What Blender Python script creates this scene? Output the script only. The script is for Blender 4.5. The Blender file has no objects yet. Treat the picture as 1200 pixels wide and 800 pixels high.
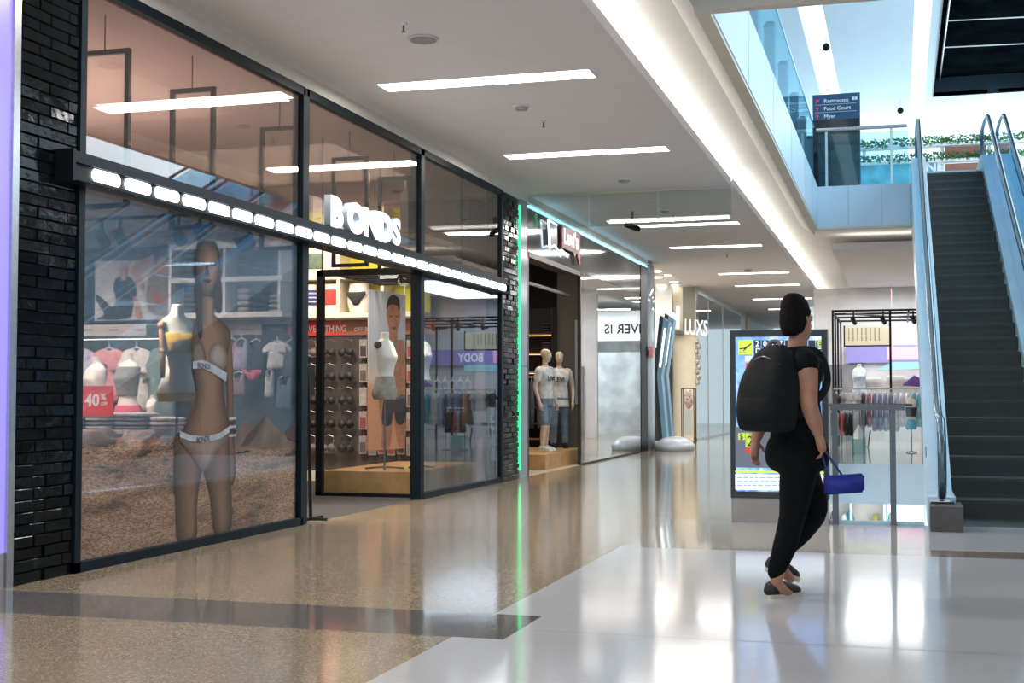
import bpy, bmesh, math, random
from mathutils import Vector, Matrix
random.seed(7)
S = bpy.context.scene
COL = S.collection
PI = math.pi
V = Vector

# ------------------------------------------------------------------ camera
CAM = V((0, 0, 1.2))
FPX = 1550.0
TH, PH = math.radians(16.346), math.radians(2.4013)
F0 = V((-math.sin(TH), math.cos(TH), 0)); RT = V((math.cos(TH), math.sin(TH), 0))
FW = F0*math.cos(PH)+V((0, 0, 1))*math.sin(PH); UP = RT.cross(FW)
cam = bpy.data.objects.new('camera', bpy.data.cameras.new('camera'))
COL.objects.link(cam)
cam.data.lens = 36*FPX/1200; cam.data.sensor_width = 36; cam.data.clip_end = 300
M = Matrix.Identity(4)
for i in range(3):
    M[i][0] = RT[i]; M[i][1] = UP[i]; M[i][2] = -FW[i]; M[i][3] = CAM[i]
cam.matrix_world = M
S.camera = cam

def ray(x, y): return FW+RT*((x-600)/FPX)+UP*((400-y)/FPX)
def P(x, y, X=None, Y=None, Z=None, D=None, plane=None):
    """survey helper: where a sight line meets a known plane of the building"""
    d = ray(x, y)
    if X is not None: s = (X-CAM.x)/d.x
    elif Y is not None: s = (Y-CAM.y)/d.y
    elif Z is not None: s = (Z-CAM.z)/d.z
    elif D is not None: s = D/d.dot(F0)
    else: s = (plane[0]-CAM).dot(plane[1])/d.dot(plane[1])
    return CAM+d*s

# ------------------------------------------------------------------ materials
def nn(nt, t, **k):
    n = nt.nodes.new(t)
    for a, b in k.items():
        if a in n.inputs.keys(): n.inputs[a].default_value = b
        else: setattr(n, a, b)
    return n
def c4(c): return (c[0], c[1], c[2], 1)
def mat(name, col, rough=.5, metal=0, emis=None, es=0, var=None, bump=None, spec=.5, alpha=1, coat=0):
    m = bpy.data.materials.new(name); m.use_nodes = True
    nt = m.node_tree; b = nt.nodes['Principled BSDF']
    b.inputs['Base Color'].default_value = c4(col); b.inputs['Roughness'].default_value = rough
    b.inputs['Metallic'].default_value = metal; b.inputs['Specular IOR Level'].default_value = spec
    b.inputs['Alpha'].default_value = alpha; b.inputs['Coat Weight'].default_value = coat
    if emis: b.inputs['Emission Color'].default_value = c4(emis); b.inputs['Emission Strength'].default_value = es
    tc = nn(nt, 'ShaderNodeTexCoord')
    if var:
        n = nn(nt, 'ShaderNodeTexNoise', Scale=var[0], Detail=4.0)
        nt.links.new(tc.outputs['Object'], n.inputs['Vector'])
        r = nn(nt, 'ShaderNodeValToRGB')
        k = var[1]
        r.color_ramp.elements[0].position = .3; r.color_ramp.elements[1].position = .7
        r.color_ramp.elements[0].color = c4([v*(1-k) for v in col]); r.color_ramp.elements[1].color = c4([min(1, v*(1+k)) for v in col])
        if len(var) > 2: r.color_ramp.elements[0].color = c4(var[2])
        nt.links.new(n.outputs['Fac'], r.inputs['Fac']); nt.links.new(r.outputs['Color'], b.inputs['Base Color'])
    if bump:
        n = nn(nt, 'ShaderNodeTexNoise', Scale=bump[0], Detail=3.0)
        nt.links.new(tc.outputs['Object'], n.inputs['Vector'])
        bp = nn(nt, 'ShaderNodeBump', Strength=bump[1], Distance=bump[2] if len(bump) > 2 else .01)
        nt.links.new(n.outputs['Fac'], bp.inputs['Height']); nt.links.new(bp.outputs['Normal'], b.inputs['Normal'])
    return m
def glass(name, tint=(1, 1, 1), base=.04, power=3.0, rtint=(1, 1, 1), top=1.0):
    m = bpy.data.materials.new(name); m.use_nodes = True
    nt = m.node_tree; nt.nodes.remove(nt.nodes['Principled BSDF'])
    out = nt.nodes['Material Output']
    lw = nn(nt, 'ShaderNodeLayerWeight', Blend=.5)
    pw = nn(nt, 'ShaderNodeMath', operation='POWER'); pw.inputs[1].default_value = power
    nt.links.new(lw.outputs['Facing'], pw.inputs[0])
    ma = nn(nt, 'ShaderNodeMath', operation='MULTIPLY_ADD'); ma.inputs[1].default_value = top-base; ma.inputs[2].default_value = base
    nt.links.new(pw.outputs[0], ma.inputs[0])
    t = nn(nt, 'ShaderNodeBsdfTransparent', Color=c4(tint)); g = nn(nt, 'ShaderNodeBsdfGlossy', Color=c4(rtint), Roughness=0.0)
    mx = nn(nt, 'ShaderNodeMixShader')
    nt.links.new(ma.outputs[0], mx.inputs[0]); nt.links.new(t.outputs[0], mx.inputs[1]); nt.links.new(g.outputs[0], mx.inputs[2])
    nt.links.new(mx.outputs[0], out.inputs['Surface'])
    return m
def emit(name, col, s): return mat(name, (0.02, .02, .02), .6, emis=col, es=s)

def terrazzo(name, a, b, c, rough, spec=.5, dk=.75):
    m = mat(name, a, rough, spec=spec); nt = m.node_tree; bs = nt.nodes['Principled BSDF']
    tc = nn(nt, 'ShaderNodeTexCoord')
    vo = nn(nt, 'ShaderNodeTexVoronoi', Scale=130.0); nt.links.new(tc.outputs['Object'], vo.inputs['Vector'])
    r = nn(nt, 'ShaderNodeValToRGB'); r.color_ramp.interpolation = 'CONSTANT'
    e = r.color_ramp.elements; e[0].color = c4(a); e[1].position = .55; e[1].color = c4(b)
    x = e.new(.8); x.color = c4(c); x = e.new(.25); x.color = c4([v*dk for v in a])
    nt.links.new(vo.outputs['Color'], r.inputs['Fac'])
    no = nn(nt, 'ShaderNodeTexNoise', Scale=1.3, Detail=3.0); nt.links.new(tc.outputs['Object'], no.inputs['Vector'])
    mp = nn(nt, 'ShaderNodeMapRange'); mp.inputs[3].default_value = .88; mp.inputs[4].default_value = 1.1
    nt.links.new(no.outputs['Fac'], mp.inputs[0])
    mu = nn(nt, 'ShaderNodeMixRGB', blend_type='MULTIPLY'); mu.inputs[0].default_value = 1
    nt.links.new(r.outputs['Color'], mu.inputs[1]); nt.links.new(mp.outputs[0], mu.inputs[2])
    nt.links.new(mu.outputs[0], bs.inputs['Base Color'])
    # long soft waviness of a hand-polished floor
    n2 = nn(nt, 'ShaderNodeTexNoise', Scale=2.2, Detail=2.0); nt.links.new(tc.outputs['Object'], n2.inputs['Vector'])
    bp = nn(nt, 'ShaderNodeBump', Strength=.05, Distance=.012)
    nt.links.new(n2.outputs['Fac'], bp.inputs['Height']); nt.links.new(bp.outputs['Normal'], bs.inputs['Normal'])
    return m

TAN = terrazzo('tan_terrazzo', (.36, .285, .195), (.25, .195, .13), (.46, .38, .28), .11)
WHITE_TILE = terrazzo('white_terrazzo', (.49, .49, .50), (.485, .485, .495), (.495, .495, .505), .10, .30, .97)
GREYSTRIP = terrazzo('grey_terrazzo', (.16, .145, .13), (.13, .12, .11), (.2, .185, .17), .07)
BROWNSTRIP = terrazzo('brown_terrazzo', (.27, .22, .18), (.22, .18, .15), (.3, .25, .2), .1)
GROOVE = mat('joint_metal', (.08, .08, .08), .4)
PLASTER = mat('ceiling_plaster', (.74, .72, .735), .8, var=(3, .02))
COVE = mat('cove_plaster', (.80, .79, .77), .75, var=(3, .02))
BEIGE = mat('beige_trim_paint', (.68, .64, .56), .6, var=(4, .04))
FASCIA = mat('fascia_white', (.63, .75, .84), .35, var=(2, .03))
WHITE = mat('white_paint', (.8, .8, .8), .5, var=(4, .02))
BLACK = mat('black_metal', (.006, .008, .009), .4, var=(9, .2), spec=.15)
FRAME = mat('dark_frame_metal', (.004, .011, .016), .45, var=(9, .15), spec=.14)
STEEL = mat('brushed_steel', (.55, .56, .57), .28, metal=1, var=(30, .08))
DARKSTEEL = mat('dark_steel', (.13, .13, .135), .35, metal=.8, var=(20, .1))
RUBBER = mat('black_rubber', (.012, .013, .015), .32, var=(8, .2))
GL_SHOP = glass('shop_glass', (.95, .96, .97), .02, 3.9, (.62, .72, .80))
GL_UP = glass('transom_glass', (.95, .93, .92), .04, 2.7, (.70, .67, .65))
GL_TEAL = glass('teal_edge_glass', (.72, .92, .97), .03, 8, (.7, .9, 1), .6)
GL_CLEAR = glass('clear_glass', (.95, .98, .98), .02, 3.5)
GL_LEV = glass('tall_shop_glass', (.80, .88, .92), .08, 1.6)
WOOD = mat('ply_wood', (.46, .25, .095), .5, var=(5, .2))
WARMWALL = mat('warm_wall', (.50, .37, .32), .8, var=(2, .05))
CARPET = mat('grey_carpet', (.055, .048, .043), .95, var=(80, .25))
LIME = mat('lime_panel', (.48, .47, .03), .6, var=(4, .1))
CREAM = mat('cream_paint', (.72, .64, .5), .6, var=(4, .05))
LAMP = emit('lamp_white', (1, .97, .90), 7)
LEDBAR = emit('cool_led', (.93, .97, 1), 9)
COVELED = emit('cove_led', (1, .94, .83), 10)
FABS = {}
def fab(col, rough=.85):
    k = tuple(round(c, 3) for c in col)
    if k not in FABS: FABS[k] = mat('fabric_%d' % len(FABS), col, rough, var=(14, .22), bump=(22, .35, .012))
    return FABS[k]

# ------------------------------------------------------------------ mesh helpers
LOC = {}
def bmn(): return bmesh.new()
def box(bm, a, b):
    x0, x1 = sorted((a[0], b[0])); y0, y1 = sorted((a[1], b[1])); z0, z1 = sorted((a[2], b[2]))
    v = [bm.verts.new(p) for p in ((x0, y0, z0), (x1, y0, z0), (x1, y1, z0), (x0, y1, z0), (x0, y0, z1), (x1, y0, z1), (x1, y1, z1), (x0, y1, z1))]
    return [bm.faces.new([v[i] for i in q]) for q in ((3, 2, 1, 0), (4, 5, 6, 7), (0, 1, 5, 4), (1, 2, 6, 5), (2, 3, 7, 6), (3, 0, 4, 7))]
def obox(bm, c, ax, ay, az):
    """box about c with half-axis vectors"""
    c, ax, ay, az = V(c), V(ax), V(ay), V(az)
    v = [bm.verts.new(c+ax*i+ay*j+az*k) for k in (-1, 1) for j in (-1, 1) for i in (-1, 1)]
    return [bm.faces.new([v[i] for i in q]) for q in ((2, 3, 1, 0), (4, 5, 7, 6), (0, 1, 5, 4), (1, 3, 7, 5), (3, 2, 6, 7), (2, 0, 4, 6))]
def prism(bm, pts, d):
    """polygon pts extruded by vector d"""
    d = V(d); a = [bm.verts.new(V(p)) for p in pts]; b = [bm.verts.new(V(p)+d) for p in pts]
    n = len(a)
    bm.faces.new(a[::-1]); bm.faces.new(b)
    for i in range(n): bm.faces.new((a[i], a[(i+1) % n], b[(i+1) % n], b[i]))
def smoothpts(pts, k=4, closed=False):
    pts = [V(p) for p in pts]; n = len(pts); out = []
    R_ = range(n) if closed else range(n-1)
    for i in R_:
        if closed: p0, p1, p2, p3 = pts[i-1], pts[i], pts[(i+1) % n], pts[(i+2) % n]
        else: p0, p1, p2, p3 = pts[max(i-1, 0)], pts[i], pts[i+1], pts[min(i+2, n-1)]
        for j in range(k):
            t = j/k
            out.append(.5*((2*p1)+(p2-p0)*t+(2*p0-5*p1+4*p2-p3)*t*t+(3*p1-p0-3*p2+p3)*t**3))
    if not closed: out.append(pts[-1])
    return out
def tube(bm, pts, r, seg=8, cap=True, closed=False, flat=None):
    pts = [V(p) for p in pts]; n = len(pts)
    rs = r if isinstance(r, (list, tuple)) else [r]*n
    rings = []; prev = None
    for i, p in enumerate(pts):
        a = pts[(i-1) % n] if closed or i > 0 else pts[0]; b = pts[(i+1) % n] if closed or i < n-1 else pts[-1]
        t = (b-a).normalized()
        if prev is None:
            u = t.cross(V((0, 0, 1)))
            if u.length < .1: u = t.cross(V((0, 1, 0)))
            u.normalize()
        else:
            u = prev-t*prev.dot(t)
            if u.length < 1e-4: u = t.orthogonal()
            u.normalize()
        prev = u; w = t.cross(u)
        fu, fv = flat if flat else (1, 1)
        rings.append([bm.verts.new(p+u*math.cos(q*2*PI/seg)*rs[i]*fu+w*math.sin(q*2*PI/seg)*rs[i]*fv) for q in range(seg)])
    for i in range(n if closed else n-1):
        A, B = rings[i], rings[(i+1) % n]
        for q in range(seg): bm.faces.new((A[q], A[(q+1) % seg], B[(q+1) % seg], B[q]))
    if cap and not closed: bm.faces.new(rings[0][::-1]); bm.faces.new(rings[-1])
def limb(bm, pts, rs, seg=12, k=4):
    """tapering limb with rounded ends"""
    q = [V((p[0], p[1], p[2])) for p in pts]
    sp = smoothpts(q, k); n = len(q); rr = []
    for i in range(n-1):
        for j in range(k): rr.append(rs[i]+(rs[i+1]-rs[i])*(j/k))
    rr.append(rs[-1])
    d0 = (sp[0]-sp[1]).normalized(); d1 = (sp[-1]-sp[-2]).normalized()
    pre = [(sp[0]+d0*rr[0]*a, rr[0]*b) for a, b in ((.95, .3), (.7, .71), (.38, .92))]
    post = [(sp[-1]+d1*rr[-1]*a, rr[-1]*b) for a, b in ((.38, .92), (.7, .71), (.95, .3))]
    tube(bm, [p for p, _ in pre]+sp+[p for p, _ in post], [r for _, r in pre]+rr+[r for _, r in post], seg)
def loft(bm, rings, cap=True):
    R_ = [[bm.verts.new(V(p)) for p in r] for r in rings]
    n = len(R_[0])
    for A, B in zip(R_, R_[1:]):
        for q in range(n): bm.faces.new((A[q], A[(q+1) % n], B[(q+1) % n], B[q]))
    if cap: bm.faces.new(R_[0][::-1]); bm.faces.new(R_[-1])
def eloft(bm, secs, seg=20, rot=0, org=(0, 0, 0), pw=2.2):
    """stack of super-ellipse sections (z, cx, cy, rx, ry) turned by rot about z"""
    zs = smoothpts([V((s[1], s[2], s[0])) for s in secs], 4); rr = smoothpts([V((s[3], s[4], 0)) for s in secs], 4)
    rings = []; c, s_ = math.cos(rot), math.sin(rot); o = V(org)
    for p, r in zip(zs, rr):
        ring = []
        for q in range(seg):
            a = 2*PI*q/seg; ca, sa = math.cos(a), math.sin(a)
            x = p.x+r.x*math.copysign(abs(ca)**(2/pw), ca); y = p.y+r.y*math.copysign(abs(sa)**(2/pw), sa)
            ring.append(o+V((x*c-y*s_, x*s_+y*c, p.z)))
        rings.append(ring)
    loft(bm, rings)
def ball(bm, c, rx, ry=None, rz=None, seg=14, rings=9, rot=0):
    ry = ry or rx; rz = rz or rx
    m = Matrix.Translation(V(c)) @ Matrix.Rotation(rot, 4, 'Z') @ Matrix.Diagonal((rx, ry, rz, 1))
    bmesh.ops.create_uvsphere(bm, u_segments=seg, v_segments=rings, radius=1, matrix=m)
def cyl(bm, c, r, h, seg=24, r2=None):
    bmesh.ops.create_cone(bm, cap_ends=True, segments=seg, radius1=r, radius2=r if r2 is None else r2, depth=h, matrix=Matrix.Translation(V(c)))
def puff(bm, outline, n, d, wob=0, org=None):
    """cushion-like solid from a planar outline: n = normal, d = half thickness"""
    n = V(n).normalized(); o = [V(p) for p in outline]; c = sum(o, V())/len(o)
    rows = []
    for s, h in ((1, 0), (.93, .55), (.75, .85), (.45, 1)):
        rows.append((s, h))
    def ring(s, h, sg): return [bm.verts.new(c+(p-c)*s+n*(sg*h*d*(1+wob*math.sin(i*1.9+s*7)))) for i, p in enumerate(o)]
    rim = ring(1, 0, 1); N = len(o)
    for sg in (1, -1):
        A = rim
        for s, h in rows[1:]:
            B = ring(s, h, sg)
            for q in range(N):
                f = (A[q], A[(q+1) % N], B[(q+1) % N], B[q]); bm.faces.new(f if sg > 0 else f[::-1])
            A = B
        cv = bm.verts.new(c+n*sg*d)
        for q in range(N):
            f = (A[q], A[(q+1) % N], cv); bm.faces.new(f if sg > 0 else f[::-1])
def wl(o):
    return LOC.get(o.name, V((0, 0, 0)))
def obj(name, bm, m, parent=None, smooth=False, bevel=0, local=False, label=None):
    if bevel:
        es = [e for e in bm.edges if len(e.link_faces) == 2 and e.calc_face_angle(0) > .5]
        bmesh.ops.bevel(bm, geom=es, offset=bevel, segments=2, affect='EDGES', profile=.5)
    bmesh.ops.recalc_face_normals(bm, faces=bm.faces)
    if parent is not None and not local:
        bmesh.ops.translate(bm, verts=bm.verts, vec=-wl(parent))
    me = bpy.data.meshes.new(name); bm.to_mesh(me); bm.free()
    for x in (m if isinstance(m, (list, tuple)) else [m]): me.materials.append(x)
    if smooth:
        for p in me.polygons: p.use_smooth = True
    return link(name, me, parent, label)
def link(name, me, parent=None, label=None):
    o = bpy.data.objects.new(name, me); COL.objects.link(o)
    if parent is not None:
        o.parent = parent; LOC[o.name] = wl(parent)
    if label: o['label'] = label
    return o
def thing(name, label, cat, loc=(0, 0, 0), group=None, kind=None):
    o = bpy.data.objects.new(name, None); COL.objects.link(o); o.empty_display_size = .1
    o.location = V(loc); LOC[o.name] = V(loc)
    return tag(o, label, cat, group, kind)
def tag(o, label, cat, group=None, kind=None):
    o['label'] = label; o['category'] = cat
    if group: o['group'] = group
    if kind: o['kind'] = kind
    return o
def struct(name, bm, m, parent=None, **k):
    o = obj(name, bm, m, parent, **k)
    if parent is None: o['kind'] = 'structure'
    return o
def sgroup(name, loc=(0, 0, 0)):
    o = bpy.data.objects.new(name, None); COL.objects.link(o); o['kind'] = 'structure'; o.location = V(loc); LOC[o.name] = V(loc)
    return o
def dup(root, loc, rotz=None, label=None, group=None):
    r = root.copy(); COL.objects.link(r); r.location = V(loc); LOC[r.name] = V(loc)
    if rotz is not None: r.rotation_euler = (0, 0, rotz)
    if label: r['label'] = label
    if group: r['group'] = group
    for ch in list(root.children):
        c = ch.copy(); COL.objects.link(c); c.parent = r
        for g in list(ch.children):
            d = g.copy(); COL.objects.link(d); d.parent = c
    return r
def boxes(lst):
    bm = bmn()
    for a, b in lst: box(bm, a, b)
    return bm
def remesh(bm, voxel, it=4):
    bmesh.ops.recalc_face_normals(bm, faces=bm.faces)
    me = bpy.data.meshes.new('tmp'); bm.to_mesh(me); bm.free()
    o = bpy.data.objects.new('tmp', me); COL.objects.link(o)
    r = o.modifiers.new('r', 'REMESH'); r.mode = 'VOXEL'; r.voxel_size = voxel; r.use_smooth_shade = True
    s = o.modifiers.new('s', 'SMOOTH'); s.factor = .5; s.iterations = it
    dg = bpy.context.evaluated_depsgraph_get(); dg.update()
    m2 = bpy.data.meshes.new_from_object(o.evaluated_get(dg))
    bpy.data.objects.remove(o); bpy.data.meshes.remove(me)
    b2 = bmn(); b2.from_mesh(m2); bpy.data.meshes.remove(m2)
    return b2
def text(s, size, o, ex, ey, depth=.002, off=0, align='LEFT', shear=0, space=1.0, sx=1.0):
    """lettering as a solid mesh: baseline origin o, reading direction ex, up ey"""
    cu = bpy.data.curves.new('t', 'FONT'); cu.body = s; cu.size = size; cu.extrude = depth/2; cu.offset = off
    cu.align_x = align; cu.shear = shear; cu.space_character = space; cu.resolution_u = 3
    t = bpy.data.objects.new('t', cu); COL.objects.link(t)
    dg = bpy.context.evaluated_depsgraph_get(); dg.update()
    me = bpy.data.meshes.new_from_object(t.evaluated_get(dg))
    bpy.data.objects.remove(t); bpy.data.curves.remove(cu)
    bm = bmn(); bm.from_mesh(me); bpy.data.meshes.remove(me)
    ex = V(ex).normalized(); ey = V(ey).normalized(); ez = ex.cross(ey); o = V(o)
    for v in bm.verts: v.co = o+ex*v.co.x*sx+ey*v.co.y+ez*(v.co.z+depth/2)
    return bm
def flatshape(pts, nrm, d=.002, k=4, smooth=True):
    """printed patch: smooth outline with a hair of thickness"""
    bm = bmn(); n = V(nrm).normalized()
    o = smoothpts(pts, k, True) if smooth else [V(p) for p in pts]
    a = [bm.verts.new(p) for p in o]; b = [bm.verts.new(p+n*d) for p in o]
    e = [bm.edges.new((b[i], b[(i+1) % len(b)])) for i in range(len(b))]
    bmesh.ops.triangle_fill(bm, edges=e, use_beauty=True, normal=n)
    for i in range(len(a)): bm.faces.new((a[i], a[(i+1) % len(a)], b[(i+1) % len(a)], b[i]))
    return bm
ORD = ['first', 'second', 'third', 'fourth', 'fifth', 'sixth', 'seventh', 'eighth', 'ninth', 'tenth', 'eleventh', 'twelfth', 'thirteenth', 'fourteenth', 'fifteenth', 'sixteenth', 'seventeenth', 'eighteenth', 'nineteenth', 'twentieth']
def light(name, loc, size, power, col=(1, 1, 1), rot=(0, 0, 0), sizey=None, spread=None):
    l = bpy.data.lights.new(name, 'AREA'); l.energy = power; l.color = col; l.size = size
    if sizey: l.shape = 'RECTANGLE'; l.size_y = sizey
    if spread: l.spread = spread
    o = bpy.data.objects.new(name, l); COL.objects.link(o); o.location = loc; o.rotation_euler = rot
    return o
def spot(name, loc, tgt, power, col, ang=40, r=.04):
    l = bpy.data.lights.new(name, 'SPOT'); l.energy = power; l.color = col; l.spot_size = math.radians(ang); l.spot_blend = .6; l.shadow_soft_size = r
    o = bpy.data.objects.new(name, l); COL.objects.link(o); o.location = loc
    o.rotation_euler = (V(tgt)-V(loc)).to_track_quat('-Z', 'Y').to_euler()
    return o

XW = -5.42      # shopfront line
ZC = 4.27       # hung ceiling panel
ZK = 4.38       # cove ceiling / underside of the upper slab
Z2 = 5.14       # upper floor
XV = -1.465     # void edge
XL = -2.33      # lip of the hung ceiling
YN, YF = 10.8, 25.5
# =================================================================== SETTING
# ---- mall floor: tan field by the shops, white field, grey and brown strips, hole for the lower void
def quad(bm, x0, y0, x1, y1, z, mi):
    f = bm.faces.new([bm.verts.new(p) for p in ((x0, y0, z), (x1, y0, z), (x1, y1, z), (x0, y1, z))]); f.material_index = mi
bm = bmn()
XB = -2.17; VX0, VX1, VY0, VY1 = -1.38, 3.3, 13.02, 24.0
box(bm, (XW, -6, -.5), (9.5, VY0, -.004)); box(bm, (XW, VY0, -.5), (VX0, 60, -.004)); box(bm, (VX0, VY1, -.62), (9.5, 60, -.004)); box(bm, (VX1, VY0, -.5), (9.5, VY1, -.004))
for f in bm.faces: f.material_index = 5
quad(bm, XW, 7.06, XB, 13, 0, 0); quad(bm, XW, -6, XB, 6.33, 0, 0)
quad(bm, XW, 6.33, -1.9, 7.06, 0, 2)
quad(bm, XB, -6, 9.5, 6.33, 0, 1); quad(bm, -1.9, 6.33, 9.5, 6.615, 0, 1); quad(bm, -1.9, 6.63, 9.5, 7.06, 0, 1); quad(bm, -1.9, 6.615, 9.5, 6.63, 0, 4)
quad(bm, XB, 7.06, 9.5, 10.5, 0, 1)
quad(bm, XB, 10.5, .22, 13, 0, 6); quad(bm, .22, 10.5, 9.5, 10.95, 0, 3); quad(bm, .22, 10.95, 9.5, 13, 0, 1)
quad(bm, XW, 13, VX0, 60, 0, 0); quad(bm, VX0, VY1, 9.5, 60, 0, 6); quad(bm, VX1, 13, 9.5, VY1, 0, 6)
PALE = terrazzo('pale_terrazzo', (.42, .38, .33), (.40, .36, .31), (.45, .41, .36), .07, .5, .92)
EDGE = mat('slab_edge_paint', (.62, .66, .70), .5, var=(2, .03))
me_ = obj('floor', bm, [TAN, WHITE_TILE, GREYSTRIP, BROWNSTRIP, GROOVE, EDGE, PALE]); me_['kind'] = 'structure'

# ---- shop floors, inner walls and ceilings behind the shopfront
struct('floor_shop', boxes([((-12.5, 7.2, -.4), (XW-.001, 18.86, 0))]), CARPET)
TIMBER = mat('beige_floor_boards', (.50, .40, .30), .4, var=(6, .15))
struct('floor_denim_shop', boxes([((-10, 18.9, -.4), (XW-.001, 29.3, 0))]), TIMBER)
struct('floor_far_shop', boxes([((-10, 29.3, -.4), (XW-.001, 60, 0))]), mat('cream_floor', (.6, .55, .47), .15, var=(3, .05)))
struct('wall_shop_back', boxes([((-12.6, 7.2, 0), (-12.5, 18.9, 4.5))]), WARMWALL)
struct('wall_shop_near', boxes([((-12.5, 7.1, 0), (XW-.2, 7.2, 4.5))]), WARMWALL)
struct('wall_shop_far', boxes([((-12.5, 17.95, 0), (XW-.25, 18.85, 4.5))]), WARMWALL)
struct('ceiling_shop', boxes([((-12.5, 7.2, 4.35), (XW-.1, 18.85, 4.5))]), mat('shop_ceiling_paint', (.55, .43, .38), .8, var=(2, .04)))
DARKPANEL = mat('dark_grey_panel', (.075, .07, .065), .6, var=(3, .1))
struct('wall_denim_back', boxes([((-9.0, 18.9, 0), (-8.9, 29.3, 4.5))]), DARKPANEL)
struct('wall_denim_far', boxes([((-9.0, 29.2, 0), (XW-.3, 29.35, 4.5))]), DARKPANEL)
struct('ceiling_denim', boxes([((-9.0, 18.9, 4.3), (XW-.1, 29.3, 4.45))]), DARKPANEL)
struct('wall_far_shop_back', boxes([((-9.6, 29.4, 0), (-9.5, 60, 4.6))]), CREAM)
struct('ceiling_far_shop', boxes([((-9.5, 29.35, 4.3), (XW-.02, 60, 4.42))]), WHITE)

# ---- hung ceiling panel with lip, cove ceiling, upper slab
bm = bmn()
box(bm, (XW-.1, -6, ZC), (XL-.02, 19.3, ZC+.075)); box(bm, (XW-.1, 19.3, ZC), (XL+.01, 60, ZC+.075))
box(bm, (XL-.02, -6, ZC), (XL, 19.3, ZC+.11)); box(bm, (XL+.01, 19.3, ZC), (XL+.03, 60, ZC+.11))
struct('ceiling', bm, PLASTER)
bm = bmn()
box(bm, (XW-.1, -6, ZK+.2), (XV, 60, ZK+.32)); box(bm, (XV, -6, ZK+.2), (9.5, YN-.22, ZK+.32)); box(bm, (XV, YF+.22, ZK+.2), (9.5, 60, ZK+.32))
box(bm, (3.6, YN-.22, ZK+.2), (9.5, YF+.22, ZK+.32))
struct('ceiling_cove', bm, COVE)
# lower drop beside the void: the ceiling steps back down to the fascia bead
bm = bmn()
prism(bm, [(XL+.5, YN-1.2, ZK+.2), (XV-.12, YN-1.2, ZK), (XV-.12, YN-1.2, ZK+.2)], (0, YF-YN+2.4, 0))
struct('ceiling_slope', bm, COVE)
struct('trim_1', boxes([((XV-.12, YN-.12, ZK-.03), (XV, YF+.12, ZK+.2)), ((XV, YN-.12, ZK-.03), (3.6, YN, ZK+.2)), ((XV, YF, ZK-.03), (3.6, YF+.12, ZK+.2)), ((3.5, YN, ZK-.03), (3.62, YF, ZK+.2))]), BEIGE)
struct('floor_upper', boxes([((-9, -6, ZK+.33), (XV-.02, 60, Z2)), ((XV-.02, -6, ZK+.33), (9.5, YN-.02, Z2)), ((XV-.02, YF+.02, ZK+.33), (9.5, 60, Z2)), ((3.6, YN-.02, ZK+.33), (9.5, YF+.02, Z2))]), COVE)
struct('trim_2', boxes([((XV-.02, YN, ZK+.01), (XV+.01, YF, Z2+.03)), ((XV, YF-.01, ZK+.01), (.22, YF+.02, Z2+.03)), ((XV, YN-.02, ZK+.01), (3.6, YN+.01, Z2+.03))]), FASCIA)
bm = bmn()
for y in (13.6, 16.4, 19.2, 22.0, 24.0): box(bm, (XV+.009, y, ZK+.02), (XV+.013, y+.012, Z2))
for x in (-.9, -.3): box(bm, (x, YF-.014, ZK+.02), (x+.012, YF-.009, Z2))
struct('trim_3', bm, mat('panel_joint', (.45, .52, .58), .5))
# bridge ceiling past the void, with its own cove
bm = bmn()
box(bm, (-1.32, 28.0, ZC-.03), (9.5, 41.5, ZC+.06)); box(bm, (-1.32, 27.98, ZC-.03), (9.5, 28.0, ZC+.1))
struct('ceiling_bridge', bm, PLASTER)
# cove lamps (real LED runs lying on top of the hung panels)
for i, (a, b) in enumerate([((XL-.22, -5, ZC+.078), (XL-.10, 19.2, ZC+.10)), ((XL-.19, 19.5, ZC+.078), (XL-.07, 58, ZC+.10)), ((-1.15, 28.2, ZC+.063), (9, 28.32, ZC+.085))]):
    o = obj('cove_light_strip', boxes([(a, b)]), COVELED if i < 2 else emit('bridge_led', (1, .94, .83), 3.5))
    tag(o, ['warm light strip hidden behind the lip of the nearer hung ceiling', 'warm light strip hidden behind the lip of the further hung ceiling', 'warm light strip over the bridge ceiling past the void'][i], 'light')

# ---- upper storey seen through the void
struct('wall_upper_left', boxes([((-5.1, 5, Z2), (-5.0, 60, 9.4))]), mat('upper_wall', (.62, .72, .78), .6, var=(2, .05)))
UC = mat('upper_ceiling', (.60, .70, .76), .7, var=(2, .02))
bm = bmn()
ZU = 9.4
SKX0, SKX1, SKY0, SKY1 = .95, 3.6, 18, 37.6
for a, b in [((-5, -6, ZU), (-1.98, 39.4, ZU+.1)), ((-1.47, -6, ZU), (.38, 39.4, ZU+.1)), ((.74, -6, ZU), (SKX0, 39.4, ZU+.1)),
             ((SKX0, -6, ZU), (SKX1, SKY0, ZU+.1)), ((SKX0, SKY1, ZU), (2.35, 39.4, ZU+.1)), ((2.65, SKY1, ZU), (3.7, 39.4, ZU+.1)), ((SKX1, -6, ZU), (3.7, 39.4, ZU+.1)), ((-1.98, 37.2, ZU), (-1.47, 39.4, ZU+.1))]:
    box(bm, a, b)
struct('ceiling_upper', bm, UC)
SLOT = emit('daylight_slot', (.93, .97, 1), 1.3)
for i, (x0, x1, y1) in enumerate(((-1.99, -1.46, 37.3), (.37, .75, 39.4))):
    o = obj('skylight_slot', boxes([((x0, -6, ZU+.1), (x1, y1, ZU+.14))]), SLOT)
    tag(o, ['long bright skylight slot above the blue directory totem', 'long bright skylight slot beside the dark roof opening'][i], 'skylight')
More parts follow.
